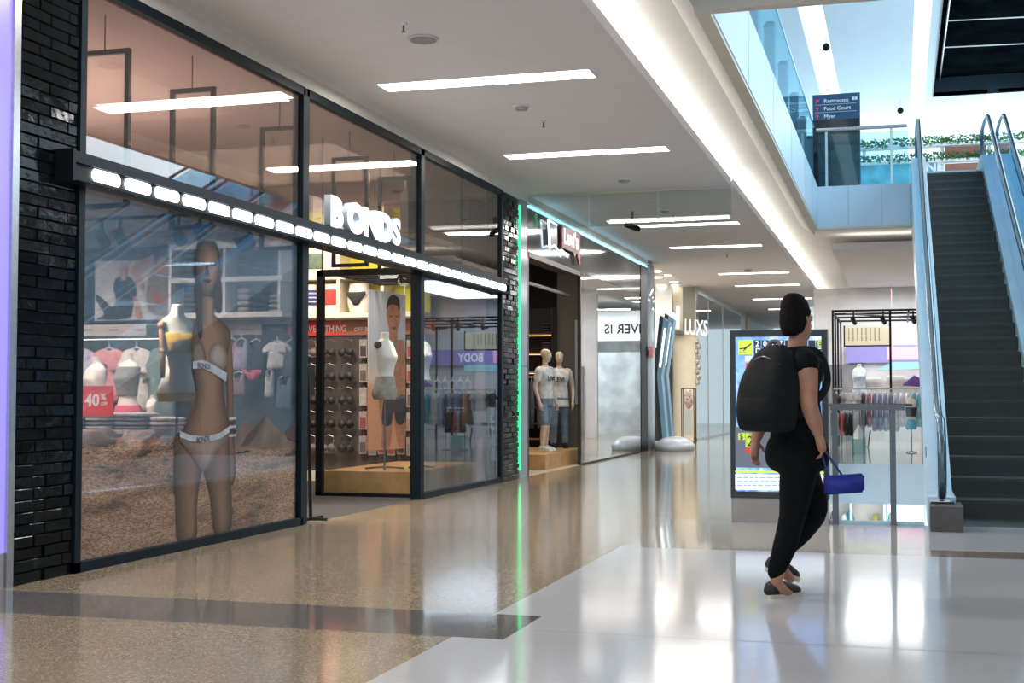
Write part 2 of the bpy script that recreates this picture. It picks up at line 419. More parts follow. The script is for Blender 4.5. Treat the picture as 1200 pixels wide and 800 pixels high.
# dark glazed roof opening with curved blinds
DARKGL = mat('dark_roof_glass', (.003, .005, .006), .3, var=(1.5, .5), spec=0)
sk = sgroup('window_3', (SKX0, SKY0, ZU))
struct('window_3_glass', boxes([((SKX0, SKY0, ZU+.5), (SKX1, SKY1, ZU+.55))]), DARKGL, sk)
struct('window_3_reveal', boxes([((SKX0-.02, SKY0, ZU-.02), (SKX0, SKY1, ZU+.55)), ((SKX1, SKY0, ZU), (SKX1+.02, SKY1, ZU+.55)), ((SKX0, SKY0-.02, ZU), (SKX1, SKY0, ZU+.55)), ((SKX0, SKY1, ZU-.02), (SKX1, SKY1+.02, ZU+.55))]), mat('dark_blue_reveal', (.01, .025, .04), .4))
bm = bmn()
tube(bm, [(SKX0+.18, SKY0, ZU+.42), (SKX0+.18, SKY1, ZU+.42)], .025)
for y in (22, 26.5, 29.6, 31.6, 34.0): tube(bm, [(SKX0+.18, y, ZU+.42), (SKX1, y+.25, ZU+.42)], .02)
struct('window_3_mullion', bm, STEEL, sk)

# ---- right-hand and end walls (the rest of the mall, seen in reflections)
struct('wall_right', boxes([((9.5, -6, 0), (9.7, 60, ZK+.3))]), mat('right_shop_wall', (.20, .19, .19), .7, var=(.8, .6)))
struct('wall_far', boxes([((-9.5, 60, 0), (9.7, 60.2, ZK+.3))]), emit('far_wall_daylight_glow', (.72, .88, .95), .55))  # daylight on the end wall is put in as an even glow

# ---- lower storey under the void
struct('floor_lower', boxes([((-6, 13, -5.2), (9, 40, -5))]), WHITE_TILE)
struct('wall_lower', boxes([((-4, 30.2, -5), (6, 30.4, -.62))]), mat('lower_wall', (.55, .47, .42), .7, var=(2, .1)))
struct('trim_4', boxes([((VX0, VY1-.03, -.66), (VX1, VY1-.001, .03))]), EDGE)
struct('trim_5', boxes([((VX0-.001, VY0, -.5), (VX0+.02, VY1, .03)), ((VX0, VY0-.001, -.5), (.2, VY0+.02, .03))]), mat('void_edge_steel', (.55, .68, .74), .35, metal=.4))

# =================================================================== SHOPFRONT, underwear shop
# brick piers: every brick tipped a little, black glaze
GLAZE = mat('black_glazed_brick', (.004, .0055, .0065), .12, var=(6, .5), bump=(9, .3, .012), spec=.12)
MORTAR = mat('dark_mortar', (.01, .011, .012), .7)
def pier(name, y0, y1, nper, half, near_x=-.22):
    r = random.Random(nper*11)
    root = sgroup(name, (XW, y0, 0))
    bm = bmn(); L = (y1-y0)/nper; h = .0765; z = 0; k = 0
    while z < 4.08:
        off = (k % 2)*L*half
        ys = [y0]+[y0+off+i*L for i in range(0, nper+1) if y0+.03 < y0+off+i*L < y1-.03]+[y1]
        for a, b in zip(ys, ys[1:]):
            t1, t2 = r.uniform(-.05, .05), r.uniform(-.035, .035); d = r.uniform(.008, .02)
            c = V((XW-.03+d, (a+b)/2, z+h/2))
            n = V((1, t1, t2)); ay = V((-t1, 1, 0))*((b-a)/2-.004); az = V((-t2, 0, 1))*(h/2-.004)
            obox(bm, c, V((.03, 0, 0)), ay, az)
        z += h; k += 1
    bmesh.ops.bevel(bm, geom=list(bm.edges), offset=.004, segments=1, affect='EDGES')
    struct(name+'_bricks', bm, GLAZE, root)
    struct(name+'_mortar', boxes([((XW+near_x, y0, 0), (XW-.012, y1, 4.14))]), MORTAR, root)
pier('pillar_1', 7.20, 7.83, 2, .62)
pier('pillar_2', 17.93, 18.78, 3, .5)

# beige bulkhead between the frame and the ceiling
struct('trim_6', boxes([((XW-.12, 7.2, 4.14), (XW+.01, 18.86, ZC+.1))]), BEIGE)
struct('trim_7', boxes([((XW-.12, 18.86, 4.16), (XW+.01, 29.3, ZC+.1))]), BEIGE)
struct('trim_8', boxes([((XW-.12, -6, 4.14), (XW+.01, 7.2, ZC+.1))]), BEIGE)
struct('wall_left', boxes([((XW-.3, -6, 0), (XW-.01, 6.6, 4.2))]), WHITE)

# window 1
w1 = sgroup('window_1', (XW, 7.86, 0))
bm = boxes([((XW-.06, 7.83, 0), (XW+.03, 7.90, 4.13)), ((XW-.08, 11.37, 0), (XW+.03, 11.50, 4.13)), ((XW-.06, 7.83, 0), (XW+.03, 11.41, .07)),
            ((XW-.06, 7.83, 4.06), (XW+.03, 11.41, 4.14)), ((XW-.06, 7.83, 2.66), (XW+.02, 11.41, 2.84))])
struct('window_1_frame', bm, FRAME, w1)
struct('window_1_glass', boxes([((XW-.012, 7.90, .07), (XW, 11.37, 2.66))]), GL_SHOP, w1)
struct('window_1_transom_glass', boxes([((XW-.012, 7.90, 2.84), (XW, 11.37, 4.06))]), GL_UP, w1)
# window 2
w2 = sgroup('window_2', (XW, 14.64, 0))
bm = boxes([((XW-.1, 14.58, 0), (XW+.03, 14.70, 4.13)), ((XW-.06, 17.86, 0), (XW+.03, 17.94, 4.13)), ((XW-.06, 14.64, 0), (XW+.03, 17.9, .07)),
            ((XW-.06, 14.64, 4.06), (XW+.03, 17.9, 4.14)), ((XW-.06, 14.64, 2.66), (XW+.02, 17.9, 2.84))])
struct('window_2_frame', bm, FRAME, w2)
struct('window_2_glass', boxes([((XW-.012, 14.70, .07), (XW, 17.86, 2.66))]), glass('window_glass_grazing', (.88, .92, .94), .03, 2.6, (.44, .52, .60)), w2)
struct('window_2_transom_glass', boxes([((XW-.012, 14.70, 2.84), (XW, 17.86, 4.06))]), GL_UP, w2)
# entrance: transom over it, glazed return leading in
d1 = sgroup('door_1', (XW, 11.45, 0))
bm = boxes([((XW-.06, 11.45, 4.06), (XW+.03, 14.64, 4.14)), ((XW-.10, 11.45, 2.66), (XW+.02, 14.64, 2.84))])
struct('door_1_head', bm, FRAME, d1)
struct('door_1_transom_glass', boxes([((XW-.012, 11.5, 2.84), (XW, 14.58, 4.06))]), GL_UP, d1)
bm = boxes([((-6.74, 14.60, 0), (-6.66, 14.68, 2.72)), ((-6.74, 14.60, 2.65), (XW-.1, 14.68, 2.72)), ((-6.74, 14.60, 0), (XW-.1, 14.68, .06))])
struct('door_1_return_frame', bm, BLACK, d1)
struct('door_1_return_glass', boxes([((-6.66, 14.635, .06), (XW-.1, 14.645, 2.65))]), GL_CLEAR, d1)
struct('trim_9', boxes([((-6.75, 14.55, 0), (XW-.1, 14.6, .02))]), STEEL)
# slatted black soffit over the display behind the return
rk = thing('ceiling_rack', 'black slatted rack above the wooden plinth just inside the entrance', 'rack', (-6.2, 15.3, 2.72))
obj('rack_frame', boxes([((-6.74, 14.7, 2.70), (-6.70, 16.6, 2.74)), ((XW-.16, 14.7, 2.70), (XW-.12, 16.6, 2.74)), ((-6.7, 14.7, 2.70), (XW-.16, 14.74, 2.74)), ((-6.7, 16.56, 2.70), (XW-.16, 16.6, 2.74))]), BLACK, rk)
for i in range(7):
    y = 14.95+i*.24
    obj('slat', boxes([((-6.7, y, 2.705), (XW-.16, y+.05, 2.735))]), BLACK, rk)
for x in (-6.72, XW-.14):
    for y in (14.72, 16.58):
        bm = bmn(); tube(bm, [(x, y, 2.74), (x, y, 4.35)], .008, 6); obj('hanger_rod', bm, BLACK, rk)
# hanging black loops under the shop ceiling
NOTE = ['behind the nearest transom pane', 'second along, in the nearest transom pane', 'third along, close behind the first mullion', 'fourth along, above the shop letters', 'fifth along, beside the second mullion', 'furthest, in the last transom pane']
for i, y in enumerate((9.4, 10.8, 12.6, 14.45, 15.9)):
    t = thing('ceiling_frame', 'black rectangular rail hung from the shop ceiling, '+NOTE[i], 'rail', (-6.2, y, 4.05))
    b = .02
    obj('loop', boxes([((-6.47, y-b, 2.74), (-6.43, y+b, 4.05)), ((-6.05, y-b, 2.74), (-6.01, y+b, 4.05)), ((-6.43, y-b, 4.01), (-6.05, y+b, 4.05)), ((-6.43, y-b, 2.74), (-6.05, y+b, 2.78))]), BLACK, t)
    bm = bmn(); tube(bm, [(-6.25, y, 4.05), (-6.25, y, 4.35)], .006, 6); obj('cable', bm, BLACK, t)
# big dark cassette unit in the last transom bay
o = obj('ceiling_cassette', boxes([((-6.38, 16.45, 2.86), (-5.62, 17.9, 3.95))]), DARKPANEL, bevel=.02); tag(o, 'dark grey boxed duct hung inside the last transom pane', 'duct')

# light bar
lb = thing('light_bar', 'long black canopy box with a row of glowing white lamps across the shopfront', 'light', (XW+.06, 12.7, 2.76))
obj('housing', boxes([((XW+.01, 7.61, 2.655), (-5.30, 17.86, 2.85)), ((-5.30, 7.61, 2.655), (-5.28, 17.86, 2.672)), ((-5.30, 7.61, 2.775), (-5.28, 17.86, 2.85))]), FRAME, lb)
for y in (7.58, 17.86): obj('end_cap', boxes([((XW+.005, y, 2.645), (-5.27, y+.03, 2.86))]), BLACK, lb)
n = 25; p = (17.80-7.84)/n
for i in range(n):
    a = 7.84+i*p; b = a+p-.075
    bm = bmn(); c = .022
    prism(bm, [(-5.300, a+c, 2.684), (-5.300, b-c, 2.684), (-5.300, b, 2.684+c), (-5.300, b, 2.764-c), (-5.300, b-c, 2.764), (-5.300, a+c, 2.764), (-5.300, a, 2.764-c), (-5.300, a, 2.684+c)], (.014, 0, 0))
    obj('lamp', bm, LEDBAR, lb)

# BONDS letters standing on the bar
ss = thing('shop_sign', 'chunky white three dimensional letters standing on the light bar', 'sign', (-5.34, 12.7, 2.85))
SIGN = mat('sign_white', (.82, .82, .82), .4, emis=(1, .99, .97), es=.45)
SIDE = mat('sign_side', (.50, .62, .70), .4)
ys = [11.78, 12.20, 12.62, 13.02, 13.42]
for ch, y, of in zip('BONDS', ys, (.027, .032, .024, .032, .020)):
    bm = text(ch, .375, (-5.36, y, 2.885), (0, 1, 0), (0, 0, 1), depth=.07, off=of, sx=1.34)
    bmesh.ops.recalc_face_normals(bm, faces=bm.faces)
    for f in bm.faces:
        f.material_index = 0 if abs(f.normal.x) > .8 else 1
    obj('letter', bm, [SIGN, SIDE], ss)
obj('base_rail', boxes([((-5.40, 11.78, 2.848), (-5.30, 13.80, 2.868))]), FRAME, ss)

# purple light box at the extreme left, with its steel edge
o = thing('light_box', 'glowing lavender light box on the wall left of the black brick', 'light box', (XW, 6.9, 0))
obj('lit_face', boxes([((XW-.1, 6.62, .22), (XW, 7.13, 4.13))]), mat('lavender_lit_face', (.1, .08, .2), .3, emis=(.34, .29, 1.0), es=.72), o)
obj('plinth', boxes([((XW-.1, 6.62, 0), (XW+.005, 7.13, .22))]), mat('grey_plinth', (.3, .29, .33), .5), o)
obj('edge_strip', boxes([((XW-.05, 7.13, 0), (XW+.02, 7.195, 4.14))]), STEEL, o)
# green neon line beside the far pier
o = obj('neon_strip', boxes([((XW-.01, 18.80, .12), (XW+.03, 18.84, 4.05))]), emit('green_neon', (.02, .85, .28), 1.6)); tag(o, 'thin green neon line running up beside the far brick pier', 'light')

# =================================================================== CEILING FITTINGS
hung = []
spots = [(-4.90, -2.77, 12.15), (-4.80, -2.73, 16.13), (-4.58, -2.70, 23.4), (-4.51, -2.66, 27.0), (-4.32, -2.60, 33.1), (-4.34, -2.6, 36.8), (-4.9, -2.77, 8.1), (-4.95, -2.79, 4.1), (-4.4, -2.6, 42), (-4.4, -2.6, 47)]
LN = ['nearest long ceiling light, in front of the tall shop windows', 'second long ceiling light, beside the far end of the transom windows', 'third long ceiling light, just past the hanging glass baffle', 'fourth long ceiling light, over the red shop sign side', 'fifth long ceiling light, further down the arcade', 'sixth long ceiling light, just above the walking person',
      'long ceiling light seen only as a reflection beside the brick pier', 'long ceiling light behind the viewpoint', 'seventh long ceiling light, deep in the arcade', 'last long ceiling light, at the end of the arcade']
for i, (x0, x1, y) in enumerate(spots):
    t = thing('ceiling_light', LN[i], 'light', ((x0+x1)/2, y, ZC), 'linear lights in the arcade ceiling')
    h = .16
    obj('frame', boxes([((x0-.02, y-h-.02, ZC-.004), (x1+.02, y-h, ZC+.01)), ((x0-.02, y+h, ZC-.004), (x1+.02, y+h+.02, ZC+.01)), ((x0-.02, y-h, ZC-.004), (x0, y+h, ZC+.01)), ((x1, y-h, ZC-.004), (x1+.02, y+h, ZC+.01))]), PLASTER, t)
    obj('diffuser', boxes([((x0, y-h, ZC-.002), (x1, y+h, ZC+.01))]), LAMP, t)
# round speaker
q = P(496, 45, Z=ZC)
t = thing('ceiling_speaker', 'round grey ceiling speaker near the top edge of the picture', 'speaker', q)
bm = bmn(); cyl(bm, q-V((0, 0, .006)), .135, .02, 32); obj('rim', bm, mat('speaker_rim', (.62, .6, .6), .5), t)
bm = bmn(); cyl(bm, q-V((0, 0, .012)), .115, .02, 32); obj('grille', bm, mat('speaker_grille', (.30, .29, .30), .7, var=(200, .4)), t)
# sprinklers
def sprinkler(q, label):
    t = thing('sprinkler', label, 'sprinkler', q)
    bm = bmn(); cyl(bm, q-V((0, 0, .01)), .03, .02, 16); obj('rose', bm, WHITE, t)
    bm = bmn(); cyl(bm, q-V((0, 0, .045)), .009, .06, 8); cyl(bm, q-V((0, 0, .075)), .02, .004, 12); obj('head', bm, DARKSTEEL, t)
for (x, y), l in (((473, 27), 'small sprinkler head beside the round ceiling speaker'), ((637, 141), 'small sprinkler head between the first two long ceiling lights'), ((789, 251), 'small sprinkler head behind the glass baffle'), ((852, 297), 'small sprinkler head between the fourth and fifth long lights')):
    sprinkler(P(x, y, Z=ZC), l)
def detector(q, r, label, cat='detector', name='smoke_detector'):
    t = thing(name, label, cat, q)
    bm = bmn(); cyl(bm, q-V((0, 0, .008)), r, .02, 24); obj('base', bm, WHITE, t)
    bm = bmn(); cyl(bm, q-V((0, 0, .03)), r*.7, .03, 24, r*.85); obj('cap', bm, mat('grey_plastic', (.35, .35, .36), .5), t)
detector(P(611, 124, Z=ZC), .085, 'flat round vent between the first and second ceiling lights', 'vent', 'ceiling_vent')
detector(P(731, 210, Z=ZC), .10, 'round smoke detector just in front of the glass baffle')
detector(P(779, 246, Z=ZC), .08, 'small round smoke detector just behind the glass baffle')
detector(P(877, 315, Z=ZC), .12, 'round smoke detector far down the arcade ceiling')
# glass smoke baffle hanging across the arcade
t = thing('smoke_baffle', 'clear glass smoke baffle hanging across the arcade ceiling', 'baffle', (-3.9, 19.3, ZC))
for i, (x0, x1) in enumerate(((XW+.02, -4.46), (-4.45, -3.41), (-3.40, XL))):
    obj('pane', boxes([((x0, 19.295, ZC-.52), (x1, 19.305, ZC))]), glass('baffle_glass_%d' % i, (.82, .86, .85), .06, 3), t)
obj('channel', boxes([((XW+.02, 19.28, ZC-.03), (XL, 19.32, ZC))]), mat('pale_channel', (.62, .6, .5), .5), t)
# security camera on the baffle end
q = P(741, 262, Y=21.5)
t = thing('security_camera', 'small black security camera on a stem near the red shop sign side', 'camera', V((q.x, q.y, ZC)))
bm = bmn(); tube(bm, [(q.x, q.y, ZC), (q.x, q.y, q.z-.02)], .025, 8); obj('stem', bm, DARKSTEEL, t)
bm = bmn(); tube(bm, [(q.x-.09, q.y-.1, q.z-.02), (q.x+.09, q.y+.1, q.z-.08)], .05, 10); obj('body', bm, BLACK, t)
# upper dome cameras
for (x, y), l in (((968, 46), 'small black dome camera on the upper ceiling above the totem'), ((1055, 122), 'small black dome camera near the far edge of the upper ceiling')):
    q = P(x, y, Z=ZU-.12)
    t = thing('dome_camera', l, 'camera', V((q.x, q.y, ZU)))
    bm = bmn(); tube(bm, [(q.x, q.y, ZU), (q.x, q.y, ZU-.25)], .02, 8); obj('stem', bm, WHITE, t)
    bm = bmn(); ball(bm, (q.x, q.y, ZU-.3), .09); obj('dome', bm, BLACK, t, smooth=True)
# =================================================================== UNDERWEAR SHOP: window graphic
FX = XW-.030
def filmmat():
    m = bpy.data.materials.new('window_print'); m.use_nodes = True
    nt = m.node_tree; b = nt.nodes['Principled BSDF']; b.inputs['Roughness'].default_value = .6
    tc = nn(nt, 'ShaderNodeTexCoord'); sx = nn(nt, 'ShaderNodeSeparateXYZ'); nt.links.new(tc.outputs['Object'], sx.inputs[0])
    # desert floor: coarse and fine grain
    n1 = nn(nt, 'ShaderNodeTexNoise', Scale=3.2, Detail=6.0); n2 = nn(nt, 'ShaderNodeTexNoise', Scale=70.0, Detail=4.0)
    mp = nn(nt, 'ShaderNodeMapping'); mp.inputs['Scale'].default_value = (1, .45, 2.4)
    nt.links.new(tc.outputs['Object'], mp.inputs[0])
    for n in (n1, n2): nt.links.new(mp.outputs[0], n.inputs['Vector'])
    r1 = nn(nt, 'ShaderNodeValToRGB'); e = r1.color_ramp.elements
    e[0].position = .3; e[0].color = (.16, .10, .07, 1); e[1].position = .62; e[1].color = (.52, .33, .22, 1)
    x = e.new(.46); x.color = (.40, .235, .15, 1); x = e.new(.8); x.color = (.48, .33, .24, 1)
    nt.links.new(n1.outputs['Fac'], r1.inputs['Fac'])
    r2 = nn(nt, 'ShaderNodeValToRGB'); r2.color_ramp.elements[0].position = .38; r2.color_ramp.elements[1].position = .62
    r2.color_ramp.elements[0].color = (.45, .42, .4, 1); r2.color_ramp.elements[1].color = (1.35, 1.3, 1.25, 1)
    nt.links.new(n2.outputs['Fac'], r2.inputs['Fac'])
    mu = nn(nt, 'ShaderNodeMixRGB', blend_type='MULTIPLY'); mu.inputs[0].default_value = 1
    nt.links.new(r1.outputs['Color'], mu.inputs[1]); nt.links.new(r2.outputs['Color'], mu.inputs[2])
    # scrub near the horizon
    n3 = nn(nt, 'ShaderNodeTexNoise', Scale=7.0, Detail=5.0); nt.links.new(mp.outputs[0], n3.inputs['Vector'])
    gt = nn(nt, 'ShaderNodeMapRange'); gt.inputs[1].default_value = .56; gt.inputs[2].default_value = .62
    nt.links.new(n3.outputs['Fac'], gt.inputs[0])
    bz = nn(nt, 'ShaderNodeMapRange'); bz.inputs[1].default_value = .45; bz.inputs[2].default_value = .72
    nt.links.new(sx.outputs['Z'], bz.inputs[0])
    mm = nn(nt, 'ShaderNodeMath', operation='MULTIPLY'); nt.links.new(gt.outputs[0], mm.inputs[0]); nt.links.new(bz.outputs[0], mm.inputs[1])
    sc = nn(nt, 'ShaderNodeMixRGB'); sc.inputs[2].default_value = (.045, .04, .03, 1)
    nt.links.new(mm.outputs[0], sc.inputs[0]); nt.links.new(mu.outputs[0], sc.inputs[1])
    # sky above
    sk_ = nn(nt, 'ShaderNodeMapRange'); sk_.inputs[1].default_value = .84; sk_.inputs[2].default_value = .90
    nt.links.new(sx.outputs['Z'], sk_.inputs[0])
    mx = nn(nt, 'ShaderNodeMixRGB'); mx.inputs[2].default_value = (.085, .15, .205, 1)
    nt.links.new(sk_.outputs[0], mx.inputs[0]); nt.links.new(sc.outputs[0], mx.inputs[1]); nt.links.new(mx.outputs[0], b.inputs['Base Color'])
    ra = nn(nt, 'ShaderNodeValToRGB'); e = ra.color_ramp.elements
    e[0].position = .20; e[0].color = (.97,)*3+(1,); e[1].position = .42; e[1].color = (.33,)*3+(1,)
    x = e.new(.29); x.color = (.66,)*3+(1,); x = e.new(.85); x.color = (.50,)*3+(1,)
    dv = nn(nt, 'ShaderNodeMath', operation='DIVIDE'); dv.inputs[1].default_value = 2.66
    nt.links.new(sx.outputs['Z'], dv.inputs[0]); nt.links.new(dv.outputs[0], ra.inputs['Fac']); nt.links.new(ra.outputs['Color'], b.inputs['Alpha'])
    return m
film = obj('window_graphic', boxes([((FX-.002, 7.9, .07), (FX, 11.37, 2.655))]), filmmat())
tag(film, 'see-through desert photograph print covering the large left shop window', 'poster')
def pr(px, k=4): return [P(x, y, X=FX) for x, y in px]
def printed(name, px, m, lift, label=None, smooth=True):
    o = flatshape([p+V((lift, 0, 0)) for p in pr(px)], (1, 0, 0), .0015, 4, smooth)
    return obj(name, o, m, film, label=label)
def pm(name, col, a=.93, var=(9, .18)): return mat('print_'+name, col, .6, var=var, alpha=a)
ROCK = pm('rock', (.22, .15, .115), .93, (5, .35)); ROCKD = pm('rock_dark', (.10, .075, .065), .93)
printed('printed_mountain', [(272, 523), (276, 505), (284, 494), (292, 490), (300, 500), (303, 523)], ROCK, .002, smooth=False)
printed('printed_mountain', [(281, 524), (290, 508), (300, 498), (311, 485), (318, 495), (328, 505), (336, 514), (346, 521), (346, 524)], ROCK, .003, smooth=False)
printed('printed_mountain', [(281, 524), (290, 508), (300, 498), (311, 485), (306, 497), (300, 508), (292, 521)], ROCKD, .005, smooth=False)
printed('printed_mountain', [(332, 506), (340, 499), (346, 494), (346, 520), (336, 513)], ROCKD, .004, smooth=False)
SKIN1 = pm('skin', (.235, .125, .075), .96); SKIN2 = pm('skin_light', (.42, .25, .165), .9); HAIR1 = pm('hair', (.022, .015, .014), .96)
SKIN3 = pm('skin_deep', (.095, .05, .032), .93)
# the printed swimwear model, standing: each printed area is built up in tonal steps like the print's own tones
def grad(name, px, cd, cl, lift, n=6, sx=.15, sy=.035, dx=.0, dy=0, a=.95):
    px = [V((x, y, 0)) for x, y in px]; c = sum(px, V())/len(px); bm = bmn(); ms = []
    for i in range(n):
        t = i/(n-1); kx, ky = 1-sx*i, 1-sy*i
        q = [(c.x+(p.x-c.x)*kx+dx*i, c.y+(p.y-c.y)*ky+dy*i) for p in px]
        b2 = flatshape([p+V((lift+.0003*i, 0, 0)) for p in pr(q)], (1, 0, 0), .0002, 4)
        me = bpy.data.meshes.new('t'); b2.to_mesh(me); b2.free(); k0_ = len(bm.faces); bm.from_mesh(me); bpy.data.meshes.remove(me); bm.faces.ensure_lookup_table()
        for f_ in bm.faces[k0_:]: f_.material_index = i
        col = tuple(cd[j]*(1-t)+cl[j]*t for j in range(3)); ms.append(pm('%s_%d_%d' % (name, i, int(lift*10000)), col, a, (14, .08)))
    return obj(name, bm, ms, film)
D_, L_1 = (.075, .038, .022), (.36, .20, .125)
grad('printed_arm', [(261, 386), (269, 392), (272, 420), (273, 455), (273, 500), (275, 530), (276, 552), (273, 567), (269, 566), (269, 545), (267, 520), (266, 490), (265, 455), (262, 420)], D_, (.24, .13, .08), .004, 4, .2, .02)
grad('printed_leg', [(206, 508), (203, 535), (203, 560), (205, 595), (208, 634), (229, 630), (230, 600), (232, 575), (236, 551), (238, 530), (232, 508)], D_, (.27, .145, .09), .0045, 6, .15, .02, .6)
grad('printed_leg', [(236, 520), (238, 551), (243, 570), (248, 600), (252, 627), (269, 623), (271, 590), (270, 560), (269, 530), (267, 504), (250, 504)], D_, (.27, .145, .09), .0045, 6, .15, .02, .6)
grad('printed_torso', [(236, 340), (235, 366), (228, 376), (224, 390), (224, 410), (226, 430), (229, 455), (226, 475), (216, 498), (210, 512), (224, 535), (237, 552), (252, 534), (267, 506), (264, 480), (261, 455), (263, 430), (268, 405), (269, 388), (260, 376), (250, 367), (249, 340)], (.10, .052, .032), L_1, .008, 6, .14, .03, .5)
BRA = pm('bra', (.50, .42, .37), .95); BAND = pm('band', (.60, .62, .66), .97)
grad('printed_bra', [(226, 402), (234, 400), (240, 418), (237, 430), (228, 430), (224, 418)], (.12, .075, .055), (.26, .19, .15), .0115, 3, .2, .15)
grad('printed_bra', [(247, 404), (258, 402), (265, 418), (261, 432), (249, 428), (242, 420)], (.22, .145, .11), (.50, .41, .36), .0115, 4, .2, .15)
printed('printed_band', [(224, 423), (236, 422), (248, 427), (264, 437), (263, 447), (248, 437), (236, 431), (224, 432)], BAND, .0145, smooth=False)
grad('printed_brief', [(210, 509), (222, 514), (240, 515), (256, 511), (267, 504), (265, 516), (254, 530), (244, 546), (237, 552), (230, 546), (219, 528), (210, 517)], (.20, .12, .085), (.42, .30, .24), .0115, 5, .16, .12, .8)
printed('printed_band', [(209, 505), (222, 510), (240, 511), (256, 507), (267, 499), (267, 506), (256, 514), (240, 518), (222, 517), (209, 512)], BAND, .0145, smooth=False)
bandtxt = text('BONDS', .062, P(229, 430.5, X=FX)+V((.0165, 0, 0)), (0, 1, -.05), (0, .05, 1), .001, .001); obj('printed_lettering', bandtxt, pm('navy', (.03, .04, .09), 1), film)
bandtxt = text('BONDS', .062, P(228, 518.5, X=FX)+V((.0165, 0, 0)), (0, 1, .03), (0, -.03, 1), .001, .001); obj('printed_lettering', bandtxt, bpy.data.materials['print_navy'], film)
printed('printed_hair', [(241, 276), (232, 281), (228, 296), (227, 330), (228, 360), (229, 384), (233, 398), (236, 384), (235, 350), (249, 350), (252, 364), (257, 366), (259, 348), (257, 325), (256, 300), (251, 283)], HAIR1, .0105)
grad('printed_head', [(241, 284), (233, 290), (229, 306), (231, 324), (236, 340), (241, 346), (247, 341), (253, 326), (255, 308), (252, 292)], (.10, .055, .035), (.34, .20, .135), .0125, 6, .14, .10, .7)
for q in ([(231, 307), (238, 307), (237, 311), (232, 311)], [(244, 307), (251, 306), (250, 311), (245, 311)], [(236, 329), (241, 327), (246, 329), (241, 332)]): printed('printed_feature', q, HAIR1, .0155)
printed('printed_feature', [(240, 308), (243, 318), (243, 323), (238, 323), (239, 316)], SKIN3, .015)
for i in range(5): printed('printed_bracelet', [(267, 489+i*5), (275, 488+i*5), (275, 491+i*5), (267, 492+i*5)], pm('bracelet%d' % i, (.6, .6, .6) if i % 2 == 0 else (.03, .03, .03), .95), .012, smooth=False)

# =================================================================== display wall behind the window
YA = 13.5
GREYW = mat('display_wall_paint', (.52, .50, .49), .7, var=(3, .04)); BAY = mat('bay_dark', (.085, .105, .115), .8, var=(5, .15))
struct('wall_display', boxes([((-12.4, YA, 0), (-6.45, YA+.12, 3.05))]), GREYW)
struct('trim_10', boxes([((-12.4, YA-.02, .55), (-6.46, YA, 1.93))]), BAY)
struct('ceiling_display', boxes([((-12.4, 9.3, 3.12), (-6.9, 13.5, 3.2))]), mat('display_soffit', (.46, .44, .43), .7, var=(3, .04)))
def pa(px, Y=YA): return [P(x, y, Y=Y) for x, y in px]
def panel(bm, x0, y0, x1, y1, Y, d=.02):
    a, b = P(x0, y0, Y=Y), P(x1, y1, Y=Y); box(bm, (a.x, Y-d, a.z), (b.x, Y, b.z))
# framed picture of two people
pic = thing('wall_picture', 'large dark framed photograph of two seated people high on the display wall', 'picture', P(155, 335, Y=YA))
bm = bmn(); panel(bm, 97, 292, 213, 377, YA-.001, .04); obj('frame', bm, mat('picture_frame_teal', (.012, .03, .042), .5), pic)
bm = bmn(); panel(bm, 112, 306, 208, 374, YA-.041, .004); obj('print', bm, mat('picture_paper', (.56, .55, .57), .5, var=(2, .06)), pic)
def pshape(name, px, m, d, Y=YA, smooth=True, par=pic): return obj(name, flatshape(pa(px, Y-.045-d), (0, -1, 0), .0015, 4, smooth), m, par)
DKC = mat('print_black_clothes', (.03, .035, .045), .6); SK_P = mat('print_pale_skin', (.50, .27, .19), .6); HR_P = mat('print_dark_hair', (.05, .035, .03), .6); TEE = mat('print_grey_tee', (.25, .22, .20), .6, var=(10, .1))
pshape('printed_man', [(136, 326), (145, 323), (155, 327), (160, 340), (156, 360), (150, 373), (113, 374), (122, 368), (113, 352), (113, 345), (121, 350), (132, 360), (136, 350), (133, 338)], DKC, .001)
pshape('printed_head', [(140, 314), (145, 311), (150, 315), (149, 324), (145, 329), (141, 324)], SK_P, .003)
pshape('printed_cap', [(139, 316), (141, 309), (147, 309), (151, 315), (145, 314)], mat('print_cap', (.35, .34, .36), .6), .004)
pshape('printed_arm', [(156, 348), (162, 352), (167, 372), (160, 372)], SK_P, .002)
pshape('printed_woman', [(178, 316), (188, 312), (199, 318), (202, 340), (200, 366), (186, 370), (174, 362), (172, 340)], TEE, .003)
pshape('printed_raised_arm', [(190, 290), (176, 300), (160, 308), (153, 316), (160, 334), (167, 340), (170, 334), (166, 320), (178, 312), (194, 298)], SK_P, .004)
pshape('printed_hair', [(183, 292), (194, 286), (204, 292), (208, 310), (204, 328), (196, 318), (188, 310), (180, 308)], HR_P, .005)
pshape('printed_head', [(185, 304), (192, 301), (197, 308), (195, 322), (189, 329), (184, 318)], SK_P, .006)
pshape('printed_motif', [(177, 344), (184, 340), (190, 350), (196, 350), (194, 357), (182, 354)], mat('print_red_motif', (.45, .12, .07), .6), .006)
